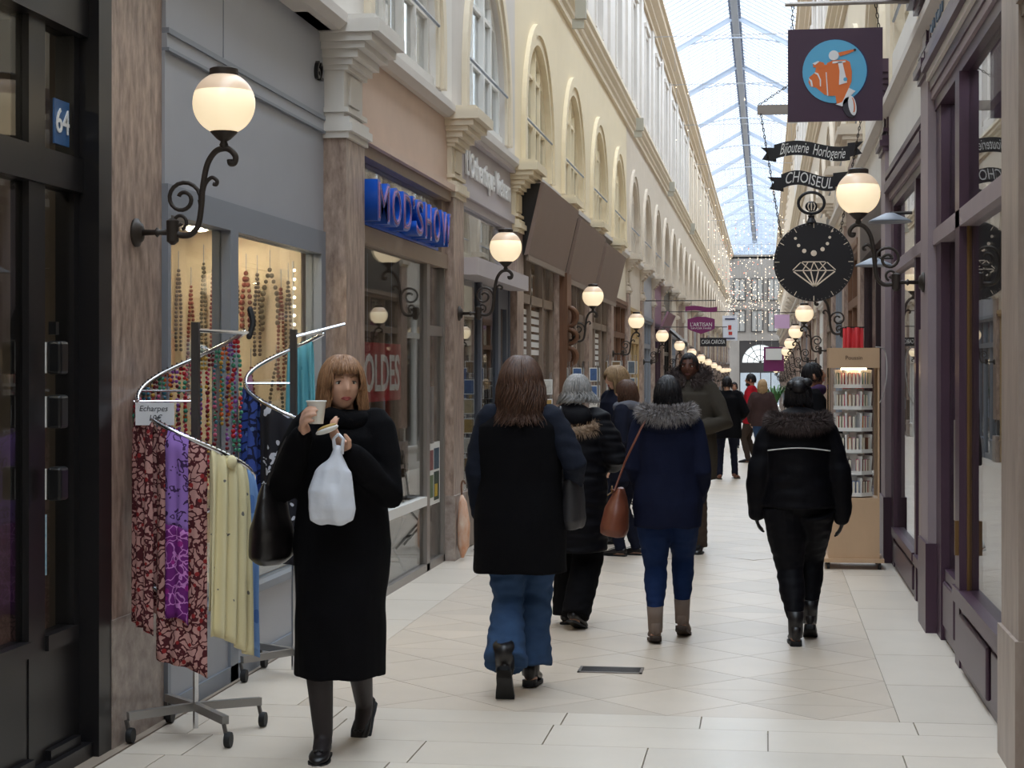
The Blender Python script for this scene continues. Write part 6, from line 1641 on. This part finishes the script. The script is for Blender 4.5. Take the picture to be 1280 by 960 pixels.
t = thing('paper_cup', 'white paper cup raised in the hand of the woman in a long coat', 'cup', cupc)
MB().lathe([(0, 0), (.028, 0), (.0385, .088), (.0405, .09), (.0405, .094), (.037, .094), (.027, .004), (0, .004)], seg=24).build('cup_wall', mat('paper_white', rgb(238, 236, 230), .6), t, 'auto', False)
MB().lathe([(.0385, .087), (.0415, .089), (.0415, .094), (.0385, .094)], seg=24).build('rim', mat('paper_white', (0, 0, 0, 1)), t, True, False)
hw_ = wpt(p1, (-.018, .335, 1.352))
t = thing('pastry', 'half eaten pastry in a paper napkin held under the paper cup', 'pastry', hw_)
MB().ball((0, 0, 0), (.05, .03, .014), 16, 8, Matrix.Rotation(-.35, 3, 'Y')).build('napkin', mat('napkin', rgb(232, 230, 224), .8), t, True, False)
MB().ball((.0, -.004, .010), (.042, .022, .010), 14, 8, Matrix.Rotation(-.35, 3, 'Y')).build('crust', mat('pastry_crust', rgb(206, 170, 96), .6, var=.4, scale=40), t, True, False)
bt = wpt(p1, (-.03, .315, 1.285))
t = thing('plastic_bag', 'white plastic carrier bag hanging from the hand of the woman with the cup', 'bag', bt)
M_bag = mat('bag_white', rgb(226, 230, 240), .4, bump=.5, bscale=18); bg = MB()
prof = [(0.0, .012, .010, .03), (-.04, .03, .018, .02), (-.10, .075, .035, .01), (-.18, .095, .05, 0), (-.25, .098, .05, .0), (-.295, .085, .04, .0), (-.315, .05, .02, .01)]
bg.loft([((cx_, 0, z_), rx_, ry_) for z_, rx_, ry_, cx_ in reversed(prof)], 28)
bo = voxel(bg, .006, M_bag, 'bag_body', t, 2, .010, 17, (1.4, 1.4, .5))
for s in (-1, 1): MB().tube([(.03 + s * .012, 0, -.03), (.03 + s * .02, .0, .03), (.03, .0, .05)], [.010, .007, .006], 8).build('bag_handle', M_bag, t, True, False)
t = thing('handbag', 'large soft black shoulder bag on the arm of the woman with the cup', 'bag', wpt(p1, (.30, .03, .78)))
hb = MB(); hb.loft([((0, 0, .0), .06, .10), ((0, 0, .03), .085, .15), ((0, 0, .15), .08, .165), ((0, 0, .28), .05, .13), ((0, 0, .34), .02, .10)], 24); voxel(hb, .010, L_black, 'bag_body', t, 4, .012, 9)
MB().tube(smooth_path([(0, -.09, .30), (.06, -.06, .48), (.13, 0, .60), (.06, .06, .48), (0, .09, .30)]), .009, 7).build('strap', L_black, t, True, False)

# 2 woman in jeans
p2, M2 = person('woman with loose brown hair in a black coat and flared blue jeans', (-1.20, 8.62), 0.02, 1.655, dict(
    skin=S_light, hair_m=H_brown, face=False, leg_m=F_denim, leg_name='jeans', trouser=[.105, .098, .078, .085, .108], cuff=.03, leg_wr=.012, shoe='ankle_boot', shoe_m=L_black, coat_m=F_black, sleeve_m=F_sleeve,
    feet=[((-.05, -.20), .05, 1.02), ((.035, .15), -.05, .05)], hem=.59, hem_r=(.235, .17), waist_r=(.205, .155), chest_r=(.222, .155), seat_r=(.228, .17),
    arms=[((-.215, -.02, 1.08), (-.205, .08, .86)), ((.275, -.07, 1.12), (.25, .13, 1.00))], sleeve=[.072, .066, .060, .055, .048], curl={0: .5, 1: .7},
    hair=dict(n=1300, length=.20, vol=1.42, fringe=.03, flare=.85, curl=.03, seedv=5), coat_wr=.008))
t = thing('shoulder_bag', 'dark grey shoulder bag under the arm of the woman in flared jeans', 'bag', wpt(p2, (.25, .10, .80)))
hb = MB(); hb.loft([((0, 0, 0), .05, .14), ((0, 0, .05), .065, .17), ((0, 0, .22), .05, .16), ((0, 0, .27), .02, .14)], 22); voxel(hb, .010, mat('bag_grey', rgb(48, 46, 48), .5), 'bag_body', t, 4, .008, 9)
MB().tube(smooth_path([(0, -.1, .25), (-.03, -.08, .45), (-.06, -.02, .60), (-.03, .06, .45), (0, .1, .25)]), .009, 7).build('strap', L_black, t, True, False)
# 3 grey haired woman
p3, M3 = person('grey haired woman in a dark puffer jacket with a tan fur collar', (-1.18, 10.85), -.25, 1.56, dict(
    skin=S_light, hair_m=H_grey, face=False, leg_m=F_black, leg_name='trousers', trouser=[.12, .115, .105, .10, .095], shoe='shoe', shoe_m=L_black, coat_m=F_black2, lean=.12,
    feet=[((-.08, .10), .05, 0), ((.07, -.14), -.05, .35)], hem=.50, hem_r=(.235, .19), waist_r=(.22, .18), chest_r=(.225, .17), seat_r=(.235, .19), arms=[((-.29, .03, 1.10), (-.17, .24, 1.05)), ((.29, .03, 1.10), (.17, .24, 1.05))],
    sleeve=[.092, .088, .08, .07, .055], hood=True, fur=(FUR_t, 1500, .045, .17, .12, 1.33, -.05), hair=dict(n=800, length=.06, vol=1.22, fringe=.05, flare=.2, curl=.09, seedv=8), coat_wr=.014, coat_wf=9, coat_ws=(.6, .6, 3)))
# 4 woman in navy with fur hood
p4, M4 = person('woman in a navy parka with grey fur hood and skinny blue jeans', (-.57, 10.36), 0, 1.555, dict(
    skin=S_warm, hair_m=H_black, face=False, leg_m=F_skinny, leg_name='jeans', trouser=[.122, .108, .072, .072, .046], hipw=.185, shoe='ankle_boot', shoe_m=L_taupe, sole_m=mat('sole_brown', rgb(70, 56, 48), .7), cuff=.09, coat_m=F_navy,
    feet=[((-.07, -.10), .12, .12), ((.085, .16), -.1, .30)], hem=.71, hem_r=(.215, .175), waist_r=(.19, .16), chest_r=(.205, .16), seat_r=(.22, .18), arms=[((-.205, -.03, 1.08), (-.17, .14, .92)), ((.215, -.03, 1.06), (.185, .15, .86))],
    sleeve=[.075, .070, .064, .058, .05], hood=True, fur=(FUR_g, 3800, .055, .135, .115, 1.43, -.045), fur_tilt=.02, fur_core=.034, hair=dict(n=520, length=.07, vol=1.12, fringe=.05, flare=.0, curl=.02, seedv=9), coat_wr=.010, coat_wf=9))
t = thing('handbag', 'brown leather shoulder bag beside the woman in the navy parka', 'bag', wpt(p4, (-.335, -.06, .66)))
hb = MB(); hb.loft([((0, 0, 0), .075, .15), ((0, 0, .04), .085, .165), ((0, 0, .15), .075, .14), ((0, 0, .25), .035, .10), ((0, 0, .28), .02, .08)], 24); o = voxel(hb, .008, L_brown, 'bag_body', t, 3, .005, 12); 
o.rotation_euler = (0, .16, 0)
a_ = (0, -.07, .27); sp_ = [wpt(p4, q) - Vector(t.location) for q in ((-.325, -.10, .93), (-.25, -.20, 1.12), (-.15, -.19, 1.33), (-.10, -.09, 1.43))]
MB().tube([a_] + sp_, .011, 7, flat=.5).build('strap', L_brown, t, True, False)
MB().tube([(0, -.07 + .015 * math.cos(a), .27 + .02 * math.sin(a)) for a in [2 * PI * k / 12 for k in range(12)]], .004, 5, closed=True).build('ring', mat('gold_edge', (0, 0, 0, 1)), t, True, False); MB().bar((-.02, -.12, .24), (.0, .1, .255), .006).build('zip', mat('gold_edge', (0, 0, 0, 1)), t, False, False)
# 5 woman in black with dark fur hood
p5, M5 = person('woman in a black jacket with dark fur hood and white piping', (.19, 10.42), 0, 1.545, dict(
    skin=S_warm, hair_m=H_black, face=False, leg_m=F_black2, leg_name='leggings', trouser=[.142, .125, .085, .082, .050], hipw=.215, hipd=.16, shoe='ankle_boot', shoe_m=L_black, cuff=.08, coat_m=F_black2,
    feet=[((-.02, -.14), .05, .0), ((.075, .14), -.05, .42)], hem=.84, hem_r=(.225, .175), waist_r=(.21, .17), chest_r=(.225, .17), arms=[((-.25, -.03, 1.04), (-.255, .04, .82)), ((.255, -.03, 1.04), (.265, .04, .80))],
    sleeve=[.082, .078, .074, .070, .060], sleeve_end=1.05, glove=L_black, hood=True, fur=(FUR_b, 4200, .05, .15, .12, 1.39, -.06), fur_tilt=.02, fur_core=.042, hair=dict(n=420, length=.06, vol=1.1, fringe=.05, flare=.0, curl=.02, seedv=10), bun=[((0, -.085, .055), (.05, .045, .045)), ((.05, -.08, .085), (.035, .03, .03)), ((-.045, -.085, .07), (.03, .03, .03))], coat_wr=.012, coat_wf=8, coat_ws=(.7, .7, 2)))
MB().tube([(-.19 + .38 * j / 16, -.185 - .012 * math.sin(j / 16 * PI) + .03 * abs(j / 8 - 1) ** 2, 1.20 + .018 * math.sin(j / 16 * PI)) for j in range(17)], .0042, 6).build('piping', mat('piping_white', rgb(226, 224, 220), .4), p5, True, False)
# 6 blond woman with yellow bag
p6, M6 = person('blond woman in a dark navy coat with a mustard bag looking up at postcards', (-1.36, 16.3), math.radians(128), 1.64, dict(
    skin=S_light, hair_m=H_dkblond, leg_m=F_navycoat, shoe='shoe', shoe_m=L_black, coat_m=F_navycoat, head_yaw=-.25, head_pitch=.12, feet=[((-.09, .06), .1, 0), ((.09, -.06), -.1, 0)], hem=.66, hem_r=(.215, .17), chest_r=(.215, .155),
    arms=[((-.26, -.02, 1.09), (-.17, .18, .98)), ((.26, -.02, 1.09), (.2, .16, .95))], curl={0: .6, 1: .6}, fur=(FUR_t, 1300, .05, .12, .09, 1.39, -.02), hair=dict(n=520, length=.15, vol=1.32, fringe=.035, flare=.5, curl=.02, seedv=11)))
t = thing('handbag', 'mustard yellow shoulder bag of the blond woman by the postcards', 'bag', wpt(p6, (-.29, .05, .93)))
hb = MB(); hb.loft([((0, 0, 0), .05, .10), ((0, 0, .04), .06, .12), ((0, 0, .12), .05, .10), ((0, 0, .19), .02, .06)], 20); voxel(hb, .009, mat('leather_mustard', rgb(176, 126, 52), .45, var=.2, scale=9), 'bag_body', t, 3)
MB().tube(smooth_path([tuple(wpt(p6, q) - Vector(t.location)) for q in ((-.29, .05, 1.10), (-.27, .04, 1.28), (-.15, .02, 1.43), (-.17, -.06, 1.40), (-.28, .0, 1.12))]), .010, 6).build('strap', MATS['leather_mustard'], t, True, False)
# 7 dark haired person with grey scarf
p7, M7 = person('dark haired person with a grey scarf behind the navy parka', (-1.16, 15.0), math.radians(70), 1.50, dict(
    skin=S_light, hair_m=H_brown, leg_m=F_navycoat, shoe='shoe', shoe_m=L_black, coat_m=F_navycoat, feet=[((-.08, .05), 0, 0), ((.08, -.05), 0, 0)], hem=.70, collar=(.10, 1.40, .05, fabric('scarf_grey', (112, 112, 120))), collar_name='scarf', hair=dict(n=420, length=.12, vol=1.15, fringe=.03, flare=.1, curl=.02, seedv=12)))
# 8 man in olive parka
p8, M8 = person('man in an olive parka with brown fur hood walking with folded hands', (-.66, 15.5), PI - .1, 1.74, dict(
    vox=.008, skin=S_dark, hair_m=H_black, lip=M_lipd, leg_m=F_brownp, trouser=[.105, .095, .075, .072, .066], shoe='shoe', shoe_m=L_black, coat_m=F_olive, head_yaw=-.05, feet=[((-.10, .14), 0, 0), ((.12, -.18), 0, .2)], hem=.60, hem_r=(.235, .175), waist_r=(.22, .17), chest_r=(.235, .165), seat_r=(.235, .175),
    arms=[((-.30, .06, 1.07), (-.06, .22, 1.02)), ((.30, .06, 1.07), (.06, .23, 1.0))], sleeve=[.09, .085, .078, .068, .055], curl={0: .5, 1: .5}, fur=(FUR_b, 3200, .06, .135, .095, 1.455, -.01), fur_tilt=-.05, fur_arc=(-PI * 1.45, PI * .45), hair=dict(n=160, length=0, vol=1.05, fringe=.06, flare=0, curl=.0, seedv=13)))
# 9 man in black coat, back
p9, M9 = person('man in a black coat and dark jeans with brown shoes walking away', (-.62, 28.8), 0.05, 1.67, dict(
    skin=S_light, hair_m=H_black, face=False, vox=.013, leg_m=F_navycoat, trouser=[.10, .085, .062, .058, .052], shoe='shoe', shoe_m=L_brshoe, coat_m=F_black, feet=[((-.12, .0), .15, 0), ((.13, .08), -.4, .1)], hem=.66, hem_r=(.235, .175), chest_r=(.245, .165), waist_r=(.215, .165),
    arms=[((-.30, -.05, 1.08), (-.2, .14, 1.02)), ((.30, -.05, 1.08), (.22, .12, .98))], sleeve=[.09, .082, .072, .064, .055], hair=dict(n=160, length=.05, vol=1.06, fringe=.06, flare=0, curl=.01, seedv=14)))
# 10 man in red jacket
p10, M10 = person('bearded man in a red jacket standing far along the passage', (-.28, 36.0), math.radians(80), 1.80, dict(
    skin=S_warm, hair_m=H_black, vox=.014, leg_m=F_brownp, shoe='shoe', shoe_m=L_black, coat_m=fabric('jacket_red', (170, 26, 40)), feet=[((-.1, .05), 0, 0), ((.1, -.05), 0, 0)], hem=.72, arms=[((-.27, .02, 1.08), (-.12, .24, 1.02)), ((.27, .02, 1.08), (.14, .22, 1.0))], hair=dict(n=140, length=.04, vol=1.06, fringe=.06, flare=0, curl=.0, seedv=15)))
MB().ball(M10 @ Vector((0, .045, -.085)), (.058, .055, .04), 14, 8, M10.to_3x3()).build('beard', H_black, p10, True, False)
# 11 long blond hair
p11, M11 = person('woman with long blond hair in a brown jacket seen from behind', (-.06, 33.0), -.15, 1.66, dict(
    skin=S_light, hair_m=H_blond, face=False, vox=.014, leg_m=F_denim, trouser=[.105, .09, .065, .06, .05], shoe='ankle_boot', shoe_m=L_black, coat_m=fabric('jacket_brown', (70, 52, 50)), feet=[((-.09, .05), 0, 0), ((.09, -.05), 0, 0)], hem=.78, hair=dict(n=420, length=.40, vol=1.15, fringe=.03, flare=.1, curl=.02, seedv=16)))
# 12 man in profile
p12, M12 = person('dark haired man in profile with a purple scarf beside the book stand', (.40, 15.75), -math.radians(80), 1.66, dict(
    skin=S_warm, hair_m=H_black, vox=.010, leg_m=fabric('trouser_charcoal', (56, 52, 50)), trouser=[.10, .085, .062, .06, .056], shoe='sneaker', shoe_m=L_white, sole_m=L_white, coat_m=F_black, head_pitch=-.22, feet=[((-.10, .14), 0, 0), ((.1, -.12), 0, .2)], hem=.76, arms=[((-.27, .02, 1.08), (-.12, .24, 1.05)), ((.27, .02, 1.08), (.14, .22, 1.02))], collar=(.092, 1.405, .042, fabric('scarf_plum', (84, 62, 96))), collar_name='scarf', hair=dict(n=260, length=.05, vol=1.07, fringe=.055, flare=0, curl=.01, seedv=17)))
# two more walkers far away
person('person in a dark coat far behind the man in olive', (-1.15, 35.0), PI, 1.62, dict(skin=S_light, hair_m=H_brown, vox=.016, leg_m=F_navycoat, shoe='shoe', shoe_m=L_black, coat_m=F_navycoat, hair=dict(n=120, length=.08, vol=1.1, fringe=.04, flare=0, curl=.01, seedv=18)))
person('person in a grey coat far behind the man in the black coat', (-.80, 46.0), PI, 1.70, dict(skin=S_warm, hair_m=H_black, vox=.016, leg_m=F_navycoat, shoe='shoe', shoe_m=L_black, coat_m=fabric('coat_grey', (70, 70, 76)), hair=dict(n=120, length=.05, vol=1.08, fringe=.05, flare=0, curl=.01, seedv=19)))

bpy.data.scenes.remove(TS)
